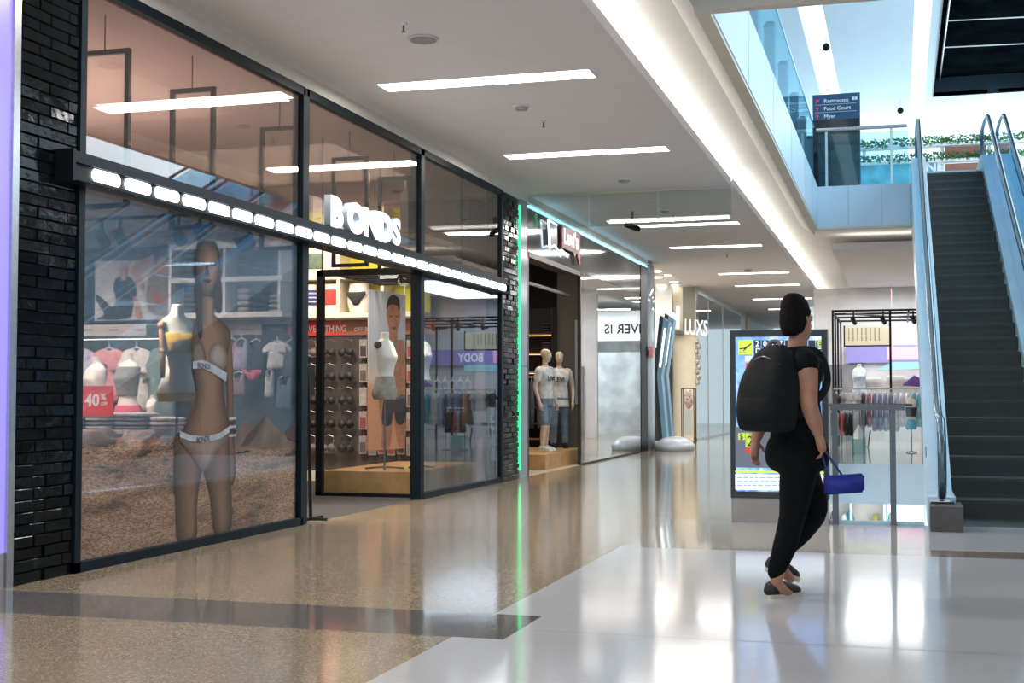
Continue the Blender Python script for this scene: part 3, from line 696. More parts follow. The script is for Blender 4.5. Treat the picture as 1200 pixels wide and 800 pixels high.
# sign bands
for (x0, y0, x1, y1, c, l) in ((86, 381, 173, 393, (.66, .60, .55), 'long white size band above the hanging T-shirts'), (174, 381, 190, 393, (.05, .09, .12), 'short navy size band right of the long white one'),
                               (207, 380, 308, 392, (.62, .52, .46), 'cream size band under the white cubby shelves'), (309, 380, 338, 392, (.045, .09, .13), 'navy size band under the right end of the cubby shelves'), (339, 380, 346, 392, (.75, .08, .15), 'tiny red end tab beside the navy size band')):
    bm = bmn(); panel(bm, x0, y0, x1, y1, YA-.001, .03); o = obj('size_band', bm, mat('band_%d' % x0, c, .5)); tag(o, l, 'sign')
bm = bmn()
for x in (97, 128, 158): panel(bm, x, 385.5, x+11, 387.5, YA-.0305, .002)
for x in (225, 262, 282, 318): panel(bm, x, 385, x+13, 387, YA-.0305, .002)
o = obj('band_lettering', bm, mat('band_ink', (.3, .27, .26), .6)); tag(o, 'thin grey print lines on the size bands of the display wall', 'sign'); o['kind'] = 'stuff'
# white cubby shelves
t = thing('cubby_shelf', 'white cubby shelving with dark folded goods, upper right through the print', 'shelf', P(278, 370, Y=YA))
bm = bmn(); panel(bm, 213, 290, 345, 371, YA-.001, .01); obj('back_panel', bm, mat('cubby_back', (.075, .10, .12), .7), t)
for x in (214, 276.5, 340):
    bm = bmn(); a = P(x, 290, Y=YA); b = P(x+2.2, 371, Y=YA); box(bm, (a.x, YA-.30, b.z), (b.x, YA-.011, a.z)); obj('upright', bm, WHITE, t)
for y in (290, 329, 369):
    bm = bmn(); a = P(214, y, Y=YA); b = P(345, y+(3.5 if y == 369 else 1.8), Y=YA); box(bm, (a.x, YA-.302, b.z), (b.x, YA-.011, a.z)); obj('shelf', bm, WHITE, t)
cub = []
for ri, (y1, h) in enumerate(((328, 24), (368, 22))):
    for ci, x in enumerate((222, 240, 258, 285, 303, 321)):
        col = random.choice([(.03, .04, .06), (.05, .07, .1), (.11, .13, .15), (.08, .06, .08)])
        if ri == 1 and ci in (1, 3, 5): col = (.36, .34, .33)
        a = P(x, y1, Y=YA-.16); w, hh = .135, .26+random.uniform(-.05, .03)
        bm = bmn()
        for k in range(4):
            z = a.z+.004+k*hh/4
            puff(bm, [V((a.x+w/2*1.1*math.copysign(abs(math.cos(q*PI/8))**.4, math.cos(q*PI/8))+.05, YA-.16+.12*math.copysign(abs(math.sin(q*PI/8))**.4, math.sin(q*PI/8)), z+hh/8)) for q in range(16)], (0, 0, 1), hh/8)
        o = obj('folded_stack', bm, fab(col), smooth=True)
        tag(o, '%s folded stack %s from the left on the %s cubby shelf' % ('pale grey' if col[0] > .3 else 'dark', ORD[ci], 'upper' if ri == 0 else 'lower'), 'clothes', 'folded stacks in the white cubbies')
# garment helpers
TSH = [(-.10, 1), (-.20, .985), (-.33, .93), (-.60, .66), (-.47, .54), (-.335, .66), (-.32, .33), (-.34, 0), (0, -.02), (.34, 0), (.32, .33), (.335, .66), (.47, .54), (.60, .66), (.33, .93), (.20, .985), (.10, 1), (0, .955)]
def hung(name, c, w, h, m, label, cat, shape=TSH, e1=(1, 0, 0), d=.035, group=None, hanger=True, mh=None, rod=.10):
    """garment hanging from point c (top centre), with its hanger"""
    c = V(c); e1 = V(e1).normalized(); n = e1.cross(V((0, 0, 1)))
    t = thing(name, label, cat, c, group)
    bm = bmn(); puff(bm, [c+e1*(x*w)+V((0, 0, (y-1)*h)) for x, y in shape], n, d, .25)
    obj('cloth', bm, m, t, smooth=True)
    if hanger:
        bm = bmn()
        tube(bm, [c+e1*(-.3*w)+V((0, 0, -.07*h)), c+V((0, 0, .012)), c+e1*(.3*w)+V((0, 0, -.07*h))], .007, 6)
        hk = [c+V((0, 0, .012)), c+V((0, 0, rod*.6)), c+n*.02+V((0, 0, rod*.9)), c+V((0, 0, rod)), c-n*.02+V((0, 0, rod*.86))]
        tube(bm, smoothpts(hk, 3), .005, 6); obj('hanger', bm, mh or WHITE, t)
    return t
# T-shirts on the rail under the white band
z_r = P(130, 398, Y=YA-.28).z
t = thing('clothes_rail', 'pale rail carrying the row of T-shirts behind the print', 'rail', P(130, 398, Y=YA-.28))
a, b = P(70, 398, Y=YA-.28), P(192, 398, Y=YA-.28)
bm = bmn(); tube(bm, [(a.x, YA-.28, z_r), (b.x, YA-.28, z_r)], .014, 8); obj('bar', bm, STEEL, t)
bm = bmn()
for x in (a.x+.05, b.x-.03): tube(bm, [(x, YA-.28, z_r), (x, YA-.02, z_r)], .012, 6)
obj('bracket', bm, STEEL, t)
for x, w, h, c, l in ((95, .56, .74, (.52, .46, .60), 'lavender T-shirt hanging leftmost on the rail behind the print'), (128, .58, .62, (.72, .30, .30), 'coral pink T-shirt hanging second on the rail behind the print'),
                      (160, .60, .72, (.74, .68, .64), 'white T-shirt hanging third on the rail behind the print'), (190, .56, .90, (.22, .30, .28), 'sage green T-shirt hanging last on the rail behind the print')):
    q = P(x, 404, Y=YA-.28)
    t = hung('hanging_shirt', (q.x, YA-.28, z_r-.10), w, h, fab(c), l, 'clothes', d=.06)
    if x < 180:
        bm = bmn(); box(bm, (q.x-.03, YA-.36, z_r-.42), (q.x+.02, YA-.355, z_r-.28)); obj('swing_tag', bm, DKC, t)
# small hanging garments on the right half of the wall
BRF = [(-.5, 1), (0, .97), (.5, 1), (.49, .75), (.30, .45), (.14, .05), (0, 0), (-.14, .05), (-.30, .45), (-.49, .75)]
CAM_ = [(-.28, 1), (-.2, .8), (0, .72), (.2, .8), (.28, 1), (.36, .62), (.40, .0), (0, -.03), (-.40, 0), (-.36, .62)]
for i, (x, y, w, h, c, sh, l) in enumerate([(283, 397, .26, .34, (.42, .40, .55), CAM_, 'pale lilac camisole hanging under the cream size band'), (300, 398, .30, .40, (.06, .07, .09), CAM_, 'black camisole hanging beside the lilac one'),
        (325, 400, .36, .30, (.66, .66, .68), TSH, 'white frilled top hanging under the navy size band'), (341, 399, .24, .4, (.10, .12, .15), CAM_, 'charcoal camisole at the right end of the display wall'),
        (272, 397, .22, .3, (.5, .3, .38), CAM_, 'rose camisole hanging beside the printed arm'), (297, 432, .28, .13, (.70, .18, .28), BRF, 'pink brief hanging in the lower row of the display wall'), (316, 433, .14, .3, (.6, .6, .6), CAM_, 'narrow white vest hanging in the lower row of the display wall'),
        (334, 440, .26, .38, (.12, .17, .22), CAM_, 'slate blue vest low at the right end of the display wall'), (280, 436, .24, .26, (.3, .22, .28), CAM_, 'mauve vest low beside the printed arm')]):
    q = P(x, y, Y=YA-.2); hung('brief' if 'brief' in l else 'frilled_blouse' if 'frilled' in l else 'vest' if 'vest' in l else 'camisole', (q.x, YA-.2, q.z), w, h, fab(c), l, 'clothes', sh, d=.04, rod=.05)

# dress forms in front of the rail
def form_bm(base, h, rot, cut=0.0, top=1.0, grow=0):
    s = h
    secs = [(0, 0, .00, .18, .135), (.10, 0, -.012, .205, .155), (.22, 0, 0, .175, .13), (.36, 0, .012, .145, .105), (.50, 0, .02, .165, .12), (.61, 0, .035, .185, .15), (.70, 0, .015, .195, .125), (.80, 0, -.01, .20, .095), (.86, 0, -.015, .15, .075), (.90, 0, -.012, .075, .065), (1.0, 0, 0, .062, .06)]
    use = [q for q in secs if cut-1e-6 <= q[0] <= top+1e-6]
    bm = bmn(); eloft(bm, [(q[0]*s, q[1]*s, q[2]*s, q[3]*s+grow, q[4]*s+grow) for q in use], 24, rot, base)
    return bm
def stand(t, base, z0, foot=.22, m=None):
    m = m or DARKSTEEL
    bm = bmn(); tube(bm, [(base[0], base[1], z0+.012), (base[0], base[1], base[2]+.05)], .012, 8); obj('pole', bm, m, t)
    bm = bmn()
    for a in range(4): tube(bm, [(base[0], base[1], z0+.03), (base[0]+foot*math.cos(a*PI/2+.4), base[1]+foot*math.sin(a*PI/2+.4), z0+.012)], .012, 6)
    obj('foot', bm, m, t)
FORM = mat('form_white', (.78, .72, .66), .45, var=(5, .05)); FORMB = mat('form_beige', (.62, .48, .36), .45, var=(5, .05))
# riser and table in front
WT = mat('white_laminate', (.70, .66, .63), .4, var=(3, .03))
t = thing('display_table', 'low white display table nearest the printed window', 'table', (-7.9, 10.9, 0))
obj('top', boxes([((-9.0, 10.45, .68), (-6.75, 11.25, .72))]), WT, t)
for x in (-8.9, -6.85):
    for y in (10.55, 11.15): obj('leg', boxes([((x-.03, y-.03, 0), (x+.03, y+.03, .68))]), WT, t)
t = thing('display_riser', 'higher white display riser behind the low table', 'table', (-7.9, 11.7, 0))
obj('top', boxes([((-8.9, 11.35, .84), (-6.95, 12.1, .88))]), WT, t)
for x in (-8.85, -7.0): obj('panel', boxes([((x-.02, 11.38, 0), (x+.02, 12.07, .84))]), WT, t)
def foldpile(x, y, z, w, d, n, h, cols, label, sag=.0):
    root = None
    t = thing('folded_pile', label, 'clothes', (x, y, z))
    for k in range(n):
        bm = bmn(); N = 20; ww, dd = w*random.uniform(.92, 1.02)/2, d*random.uniform(.92, 1.02)/2; r = random.uniform(-.06, .06)
        pts = []
        for q in range(N):
            a = 2*PI*q/N; px = ww*math.copysign(abs(math.cos(a))**.5, math.cos(a)); py = dd*math.copysign(abs(math.sin(a))**.5, math.sin(a))
            pts.append(V((x+px*math.cos(r)-py*math.sin(r), y+px*math.sin(r)+py*math.cos(r), z+(k+.5)*h)))
        puff(bm, pts, (0, 0, 1), h*.5, .05); obj('fold', bm, fab(cols[k % len(cols)]), t, smooth=True)
    return t
for x, w, n, cols, l in ((93, .24, 4, [(.09, .13, .19)], 'slate blue folded pile at the left end of the riser'), (119, .30, 4, [(.62, .58, .58), (.42, .46, .50)], 'white and pale blue folded pile on the riser, second along'),
                         (157, .42, 4, [(.27, .27, .28), (.38, .40, .40)], 'grey folded pile in the middle of the riser'), (194, .30, 3, [(.60, .52, .55), (.70, .66, .64)], 'pale lilac folded pile at the right end of the riser')):
    q = P(x, 505, Y=11.5); foldpile(q.x, 11.55, .88, w, .34, n, .042, cols, l)
def heap(px, y0, Y, w, d, h, col, label, zb, seed):
    q = P(px, y0, Y=Y); r = random.Random(seed); bm = bmn()
    ball(bm, (q.x, Y, zb), w/2, d/2, h, 22, 14)
    for v in bm.verts:
        k = 1+.16*math.sin(v.co.x*31+v.co.z*9+seed)+.1*math.sin(v.co.y*27+v.co.z*33)
        v.co.x = q.x+(v.co.x-q.x)*k; v.co.z = max(zb+.001, zb+(v.co.z-zb)*k)
    o = obj('crumpled_clothes', bm, fab(col), smooth=True); tag(o, label, 'clothes'); return q
heap(112, 524, 10.75, .55, .5, .17, (.27, .18, .13), 'crumpled khaki patterned heap on the low table', .721, 1)
heap(162, 524, 10.85, .46, .42, .13, (.72, .17, .11), 'bright coral heap on the low table', .721, 2)
heap(196, 522, 10.95, .34, .3, .10, (.22, .21, .22), 'dark grey heap at the right end of the low table', .721, 3)
# scarf over the table edge
q = P(152, 527, Y=10.44)
bm = bmn()
for k in range(5):
    x = q.x-.10+k*.048
    pts = [(x-.14+.02*k, 10.78, .87), (x-.06, 10.60, .80), (x-.02, 10.47, .735), (x, 10.425, .66), (x+.01*math.sin(k), 10.42, .45), (x+.012*math.cos(k), 10.42, .26+.05*(k % 2))]
    tube(bm, smoothpts(pts, 4), [.034]*21, 8, flat=(1, .45))
o = obj('draped_scarf', bm, mat('scarf_cloth', (.55, .38, .34), .9, var=(16, .5, (.14, .13, .10)))); tag(o, 'pink and olive patterned scarf hanging over the front table edge', 'scarf')
# dressed forms
def dressed(px, zlo, zhi, Y, rot, top, bottom, label, z0=0, formm=FORM):
    q = P(px, 465, Y=Y); h = zhi-zlo
    t = thing('dress_form', label, 'mannequin', (q.x, Y, z0))
    obj('body', form_bm((q.x, Y, zlo), h, rot), formm, t, smooth=True)
    stand(t, (q.x, Y, zlo), z0, .16)
    if top: obj('top', form_bm((q.x, Y, zlo), h, rot, .30, .82, .016), fab(top), t, smooth=True)
    if bottom: obj('shorts', form_bm((q.x, Y, zlo), h, rot, 0, .26, .018), fab(bottom), t, smooth=True)
    return t
dressed(112, 1.02, 1.62, 12.25, PI*.9, (.66, .58, .54), None, 'dress form in a pale tank top behind the red discount sign')
dressed(150, .96, 1.66, 12.3, PI*.9, (.23, .22, .20), (.70, .14, .22), 'dress form in an olive print top and bright pink shorts')
dressed(178, .90, 1.22, 12.28, PI*.9, None, (.24, .30, .36), 'small dress form in pale denim shorts beside the pink shorts')
# discount sign
q0, q1 = P(91, 452, Y=11.3), P(128, 488, Y=11.3)
t = thing('discount_sign', 'red card sign reading 40% standing on the white riser', 'sign', ((q0.x+q1.x)/2, 11.36, .88))
obj('card', boxes([((q0.x, 11.36, q1.z), (q1.x, 11.372, q0.z))]), mat('red_card', (.72, .05, .05), .5, var=(2, .03)), t)
INKW = mat('ink_white', (.86, .80, .78), .5)
obj('lettering', text('40', .165, (q0.x+.045, 11.359, q1.z+.105), (1, 0, 0), (0, 0, 1), .002, .004), INKW, t)
obj('lettering', text('%', .09, (q0.x+.225, 11.359, q1.z+.165), (1, 0, 0), (0, 0, 1), .002, .002), INKW, t)
obj('lettering', text('OFF', .045, (q0.x+.225, 11.359, q1.z+.11), (1, 0, 0), (0, 0, 1), .002, .001), INKW, t)
bm = bmn(); tube(bm, [((q0.x+q1.x)/2, 11.40, .885), ((q0.x+q1.x)/2, 11.38, q0.z-.05)], .008, 6); obj('prop', bm, STEEL, t)
# red ball-like bag and the white box at the table end
q = P(211, 500, Y=11.0); bm = bmn(); ball(bm, (q.x, 11.3, .95), .085, .085, .12, 16, 12); bm2 = bmn(); tube(bm2, smoothpts([(q.x-.05, 11.3, 1.05), (q.x, 11.3, 1.17), (q.x+.05, 11.3, 1.05)], 4), .008, 6)
t = thing('red_bag', 'small bright red bag at the right end of the riser', 'bag', (q.x, 11.3, .85)); obj('body', bm, fab((.62, .02, .04)), t, smooth=True); obj('handle', bm2, fab((.62, .02, .04)), t)
obj('shelf_block', boxes([((q.x-.10, 11.22, 0), (q.x+.10, 11.40, .83))]), WT, t)
# yellow bikini form close behind the glass
bx, by, zl, hh, ro = -5.86, 9.93, 1.16, .82, -PI*.60
t = thing('swimwear_form', 'white display torso in a yellow bikini with jointed wooden arm behind the print', 'mannequin', (bx, by, 0))
obj('body', form_bm((bx, by, zl), hh, ro), mat('form_bright', (.85, .80, .74), .4, var=(5, .03)), t, smooth=True); stand(t, (bx, by, zl), 0, .2)
YEL = fab((.80, .46, .02), .6)
obj('bikini_top', form_bm((bx, by, zl), hh, ro, .50, .72, .012), YEL, t, smooth=True)
obj('bikini_brief', form_bm((bx, by, zl), hh, ro, 0, .14, .012), YEL, t, smooth=True)
bm = bmn(); fr = V((math.cos(ro), math.sin(ro), 0)); sh_ = V((bx, by, zl+.66))+fr*.17*1.0
for sgn in (1, -1):
    s0 = V((bx, by, zl+.64))+fr*.17*sgn
    tube(bm, smoothpts([s0, s0+V((.02, -.02, -.22)), s0+V((.04, -.05, -.44))], 4), [.028]*4+[.024]*4+[.02], 10); ball(bm, s0, .04); ball(bm, s0+V((.02, -.02, -.22)), .03)
obj('wooden_arm', bm, mat('arm_wood', (.42, .24, .13), .45, var=(9, .2)), t, smooth=True)
# track lights in the display ceiling
for x, y, l in ((119, 279, 'leftmost track spotlight seen through the print'), (141, 278, 'second track spotlight seen through the print'), (209, 276, 'third track spotlight, above the framed picture'), (234, 272, 'fourth track spotlight, above the printed head'), (285, 279, 'large track spotlight above the cubby shelves')):
    q = P(x, y, Y=12.3); r = .06 if x < 280 else .1
    t = thing('track_spotlight', l, 'light', (q.x, 12.3, 3.12))
    bm = bmn(); tube(bm, [(q.x, 12.3, 3.12), (q.x, 12.3, q.z+.02)], .02, 8); obj('stem', bm, BLACK, t)
    bm = bmn(); tube(bm, [(q.x, 12.25, q.z+.06), (q.x, 12.38, q.z-.07)], r, 14); obj('can', bm, BLACK, t)
    bm = bmn(); tube(bm, [(q.x, 12.381, q.z-.071), (q.x, 12.385, q.z-.075)], r*.8, 14); obj('lens', bm, emit('spot_lens_%d' % x, (1, .85, .65), 6), t)
o = obj('lighting_track', boxes([((-10, 12.27, 3.09), (-6.9, 12.33, 3.12))]), BLACK); tag(o, 'black lighting track across the display ceiling', 'track')

# =================================================================== far display wall seen through the door
YB = 17.72
struct('wall_products', boxes([((-9.2, YB, 0), (-5.8, 17.94, 2.32))]), mat('dark_slat_wall', (.075, .06, .055), .7, var=(6, .2)))
t = thing('niche_shelf', 'white and lime display niches above the red banner inside the entrance', 'shelf', (-7.6, YB, 2.32))
obj('lime_back', boxes([((-9.2, YB-.02, 2.38), (-6.4, YB, 3.9))]), LIME, t)
def PB(x, y): return P(x, y, Y=YB-.15)
CRW = mat('cream_shelf', (.74, .66, .54), .5)
for z0, z1 in ((2.33, 2.40), (2.88, 2.925), (3.48, 3.52)): obj('shelf', boxes([((-9.2, YB-.36, z0), (-6.4, YB-.02, z1))]), CRW, t)
for x in (401, 452):
    q = PB(x, 330); obj('divider', boxes([((q.x, YB-.35, 2.38), (q.x+.05, YB-.02, 3.9))]), CRW, t)
obj('valance', boxes([((-9.2, YB-.30, 2.31), (-6.4, YB-.01, 2.33))]), CRW, t)
HIP = [(0, 0, 0, .13, .10), (.12, 0, 0, .165, .12), (.22, 0, 0, .17, .125), (.34, 0, 0, .15, .11), (.42, 0, 0, .14, .10)]
for x, z0, cols, l in ((371, 2.925, (.14, .22, .16), 'hip form in green patterned briefs on the upper niche shelf'), (364, 2.40, (.03, .05, .16), 'hip form in navy striped briefs at the left of the lower niche shelf'), (391, 2.40, (.72, .05, .04), 'hip form in bright red shorts on the lower niche shelf'), (422, 2.40, (.02, .02, .02), 'hip form in black briefs right of the red shorts'), (390, 2.925, None, 'bare cream hip form on the upper niche shelf')):
    q = PB(x, 350)
    t = thing('hip_form', l, 'mannequin', (q.x, YB-.18, z0))
    bm = bmn(); eloft(bm, [(a+.002, b, c, d, e) for a, b, c, d, e in HIP], 20, 0, (q.x, YB-.18, z0)); obj('body', bm, FORM, t, smooth=True)
    if cols:
        bm = bmn()
        lo = [(a, b, c, d+.008, e+.008) for a, b, c, d, e in HIP if .1 < a < .4]
        if x == 422:
            n_ = V((0, -1, 0)); o0 = V((q.x, YB-.18-.125, z0+.10))
            puff(bm, [o0+V((u*.30, 0, v*.20)) for u, v in BRF], n_, .03)
        else: eloft(bm, lo, 20, 0, (q.x, YB-.18, z0))
        obj('briefs', bm, fab(cols), t, smooth=True)
        if x == 364:
            bm = bmn()
            for k in range(3): eloft(bm, [(.16+k*.06, 0, 0, .181, .136), (.18+k*.06, 0, 0, .181, .136)], 20, 0, (q.x, YB-.18, z0))
            obj('stripe', bm, fab((.45, .5, .6)), t)
# banner
b0, b1 = P(340, 377, Y=YB-.05), P(440, 392, Y=YB-.05); bm_ = P(403, 385, Y=YB-.05).x
t = thing('wall_banner', 'red and orange banner reading EVERYTHING above the dark underwear racks', 'sign', (-7.8, YB-.02, 2.2))
obj('red_panel', boxes([((b0.x-.5, YB-.05, b1.z), (bm_, YB-.001, b0.z))]), mat('banner_red', (.70, .05, .035), .5), t)
obj('orange_panel', boxes([((bm_, YB-.05, b1.z), (b1.x+.9, YB-.001, b0.z))]), mat('banner_orange', (.42, .13, .06), .5), t)
q = P(357.5, 389, Y=YB-.052)
obj('lettering', text('EVERYTHING', .135, q, (1, 0, 0), (0, 0, 1), .002, .001, sx=.82), INKW, t)
q = P(415, 388, Y=YB-.052); obj('lettering', text('OFF BRA', .08, q, (1, 0, 0), (0, 0, 1), .002, .002), INKW, t)
# hanging stock: bras to the left, packets to the right
rows = [(1.98, 'first'), (1.63, 'second'), (1.29, 'third'), (.95, 'fourth'), (.60, 'fifth')]
def bra(q, m, label):
    t = thing('hanging_bra', label, 'bra', q, 'bras on the dark wall inside the entrance')
    bm = bmn()
    for s in (-1, 1): ball(bm, q+V((s*.058, -.05, -.13)), .062, .05, .058, 12, 8)
    obj('cups', bm, m, t, smooth=True)
    bm = bmn(); tube(bm, smoothpts([q+V((-.125, -.02, -.15)), q+V((-.06, -.055, -.19)), q+V((0, -.06, -.18)), q+V((.06, -.055, -.19)), q+V((.125, -.02, -.15))], 4), .011, 6, flat=(.5, 1.6))
    for s in (-1, 1): tube(bm, smoothpts([q+V((s*.075, -.04, -.08)), q+V((s*.085, -.02, -.02)), q+V((s*.06, -.015, .03))], 3), .006, 5)
    obj('straps', bm, m, t)
    bm = bmn(); tube(bm, [q+V((-.08, -.018, .03)), q+V((0, -.018, .055)), q+V((.08, -.018, .03))], .006, 5); tube(bm, [q+V((0, -.018, .055)), q+V((0, .10, .085))], .004, 5); obj('hanger', bm, STEEL, t)
SILV = mat('packet_board', (.36, .32, .30), .35, var=(12, .25)); SILV2 = mat('packet_window', (.10, .085, .085), .3, var=(14, .5))
def packet(q, label, col):
    t = thing('underwear_packet', label, 'packet', q, 'hanging packets on the dark wall inside the entrance')
    obj('board', boxes([((q.x-.058, YB-.09, q.z-.26), (q.x+.058, YB-.065, q.z))]), SILV, t)
    obj('picture', boxes([((q.x-.045, YB-.094, q.z-.24), (q.x+.045, YB-.0905, q.z-.09))]), fab(col), t)
    bm = bmn(); tube(bm, [(q.x, YB-.078, q.z), (q.x, YB-.06, q.z+.03), (q.x, YB, q.z+.035)], .005, 5); obj('hook', bm, STEEL, t)
for r_, (z, rn) in enumerate(rows):
    for c_ in range(4):
        q = V((-8.50+c_*.285, YB-.09, z))
        col = (.018, .017, .018)
        if (r_, c_) in ((2, 0), (3, 0)): col = (.55, .52, .5)
        elif random.random() < .25: col = (.16, .13, .12)
        nm = {.018: 'black', .55: 'white', .16: 'grey'}[col[0]]
        bra(q, fab(col, .6), '%s bra, %s from the left in the %s row under the banner' % (nm, ORD[c_], rn))
    for c_ in range(7):
        q = V((-7.40+c_*.145, YB, z+.03+(.0 if c_ % 2 else .015)))
        col = random.choice([(.05, .04, .04), (.28, .2, .18), (.3, .06, .06), (.4, .38, .36), (.12, .1, .1)])
        packet(q, 'hanging underwear packet, %s along in the %s row beside the bras' % (ORD[c_], rn), col)
o = obj('kick_box', boxes([((-8.9, YB-.25, 0), (-6.9, YB-.002, .13))]), CREAM); tag(o, 'cream kick box along the foot of the dark rack wall', 'plinth')

# wooden plinth, forms and tall photograph behind the return
o = obj('wooden_plinth', boxes([((-6.72, 14.76, 0), (-5.56, 17.25, .31))]), WOOD, bevel=.006); tag(o, 'low pale timber plinth behind the entrance glass', 'plinth')
t = thing('male_poster', 'tall hanging photograph panel of a shirtless man in black trunks', 'poster', (-6.63, 16.65, .49))
A0, A1 = V((-6.755, 16.3, 0)), V((-6.51, 17.0, 0)); eu = (A1-A0).normalized(); pn = eu.cross(V((0, 0, 1))); 
PPL = (A0, pn)
bm = bmn(); prism(bm, [A0+V((0, 0, .49)), A1+V((0, 0, .50)), A1+V((0, 0, 2.60)), A0+V((0, 0, 2.63))], -pn*.03); 
def postermat():
    m = mat('poster_backdrop', (.4, .4, .4), .5); nt = m.node_tree; b = nt.nodes['Principled BSDF']
    tc = nn(nt, 'ShaderNodeTexCoord'); sx = nn(nt, 'ShaderNodeSeparateXYZ'); nt.links.new(tc.outputs['Object'], sx.inputs[0])
    no = nn(nt, 'ShaderNodeTexNoise', Scale=4.0, Detail=4.0); nt.links.new(tc.outputs['Object'], no.inputs['Vector'])
    ad = nn(nt, 'ShaderNodeMath', operation='MULTIPLY_ADD'); ad.inputs[1].default_value = .25; nt.links.new(no.outputs['Fac'], ad.inputs[0]); nt.links.new(sx.outputs['Z'], ad.inputs[2])
    r = nn(nt, 'ShaderNodeValToRGB'); e = r.color_ramp.elements
    e[0].position = .0; e[0].color = (.50, .24, .13, 1); e[1].position = 1; e[1].color = (.42, .43, .48, 1)
    x = e.new(.42); x.color = (.55, .27, .15, 1); x = e.new(.47); x.color = (.55, .42, .34, 1); x = e.new(.6); x.color = (.36, .38, .42, 1)
    dv = nn(nt, 'ShaderNodeMath', operation='DIVIDE'); dv.inputs[1].default_value = 2.3; nt.links.new(ad.outputs[0], dv.inputs[0]); nt.links.new(dv.outputs[0], r.inputs['Fac'])
    nt.links.new(r.outputs['Color'], b.inputs['Base Color']); return m
obj('panel', bm, postermat(), t)
def mp(name, px, m, d, smooth=True): return obj(name, flatshape([P(x, y, plane=(A0+pn*(.001+d), pn)) for x, y in px], pn, .0015, 4, smooth), m, t)
MSK = mat('print_man_skin', (.34, .15, .085), .5, var=(12, .25)); MSD = mat('print_man_shade', (.13, .055, .035), .5)
mp('printed_legs', [(451, 490), (448, 505), (447, 524), (457, 523), (459, 505), (461, 492), (464, 505), (467, 522), (474, 521), (474, 490)], MSK, .001)
mp('printed_arm', [(446, 415), (443, 440), (444, 470), (446, 492), (449, 500), (451, 490), (449, 465), (450, 440), (453, 420)], MSK, .002)
mp('printed_torso', [(454, 398), (447, 404), (446, 416), (450, 440), (451, 466), (460, 470), (474, 466), (474, 404), (467, 398)], MSK, .003)
mp('printed_trunks', [(451, 463), (462, 467), (474, 463), (474, 494), (465, 496), (461, 482), (458, 497), (448, 496)], mat('print_trunks', (.025, .028, .036), .6), .005)
mp('printed_waistband', [(451, 462), (462, 466), (474, 462), (474, 465), (462, 469), (451, 465)], mat('print_waistband', (.10, .10, .11), .6), .0065)
mp('printed_head', [(461, 347), (455, 354), (453, 370), (456, 386), (457, 400), (465, 402), (466, 388), (469, 372), (467, 354)], MSK, .004)
mp('printed_hair', [(461, 345), (455, 350), (453, 362), (457, 357), (465, 358), (468, 364), (468, 351)], mat('print_man_hair', (.02, .014, .012), .7), .006)
for q in ([(456, 370), (460, 370), (458, 372)], [(463, 370), (467, 370), (465, 372)], [(459, 384), (462, 383), (465, 384), (462, 386)]): mp('printed_feature', q, MSD, .0065)
mp('printed_shade', [(452, 410), (460, 424), (458, 445), (452, 440)], MSD, .0045)
bm = bmn()
for q in (A0, A1): tube(bm, [q+pn*-.015+V((0, 0, 2.58)), q+pn*-.015+V((0, 0, 4.35))], .004, 5)
obj('hanging_wire', bm, STEEL, t)
# profile torso in grey shorts
t = thing('shorts_form', 'beige female display torso in grey shorts on a pole in front of the male photograph', 'mannequin', (-6.13, 15.3, .31))
ro = -PI*.58
obj('body', form_bm((-6.13, 15.3, 1.2), .80, ro), FORM, t, smooth=True)
obj('shorts', form_bm((-6.13, 15.3, 1.17), .80, ro, 0, .36, .012), fab((.30, .28, .24)), t, smooth=True)
bm = bmn()
for s in (-1, 1):
    c = V((-6.13, 15.3, 1.2+.64))+V((math.cos(ro), math.sin(ro), 0))*s*.145
    ball(bm, c, .05)
obj('shoulder_cap', bm, mat('cap_dark', (.03, .028, .026), .3), t, smooth=True)
stand(t, (-6.13, 15.3, 1.2), .31, .24)
# white upper torso
t = thing('white_bust', 'bright white display bust just inside the second window', 'mannequin', (-5.76, 15.6, .31))
obj('body', form_bm((-5.76, 15.6, 1.28), .70, -PI*.66), mat('bust_white', (.85, .80, .74), .4), t, smooth=True); stand(t, (-5.76, 15.6, 1.30), .31, .16)
obj('cloth_wrap', form_bm((-5.76, 15.6, 1.26), .70, -PI*.66, 0, .30, .012), fab((.12, .12, .13)), t, smooth=True)
# black floor stand in the doorway
t = thing('floor_stand', 'thin black leaning floor stand in the doorway beside the first window', 'stand', (-5.54, 11.9, 0))
bm = bmn(); tube(bm, [(-5.54, 11.9, .03), (-5.575, 11.9, 1.2), (-5.59, 11.9, 1.5)], .018, 8); obj('pole', bm, BLACK, t)
bm = bmn(); box(bm, (-5.74, 11.86, .0), (-5.36, 11.9, .025)); box(bm, (-5.56, 11.65, 0), (-5.52, 12.15, .025)); obj('foot', bm, BLACK, t)
obj('card_holder', boxes([((-5.60, 11.75, 1.22), (-5.575, 12.05, 1.52))]), BLACK, t)
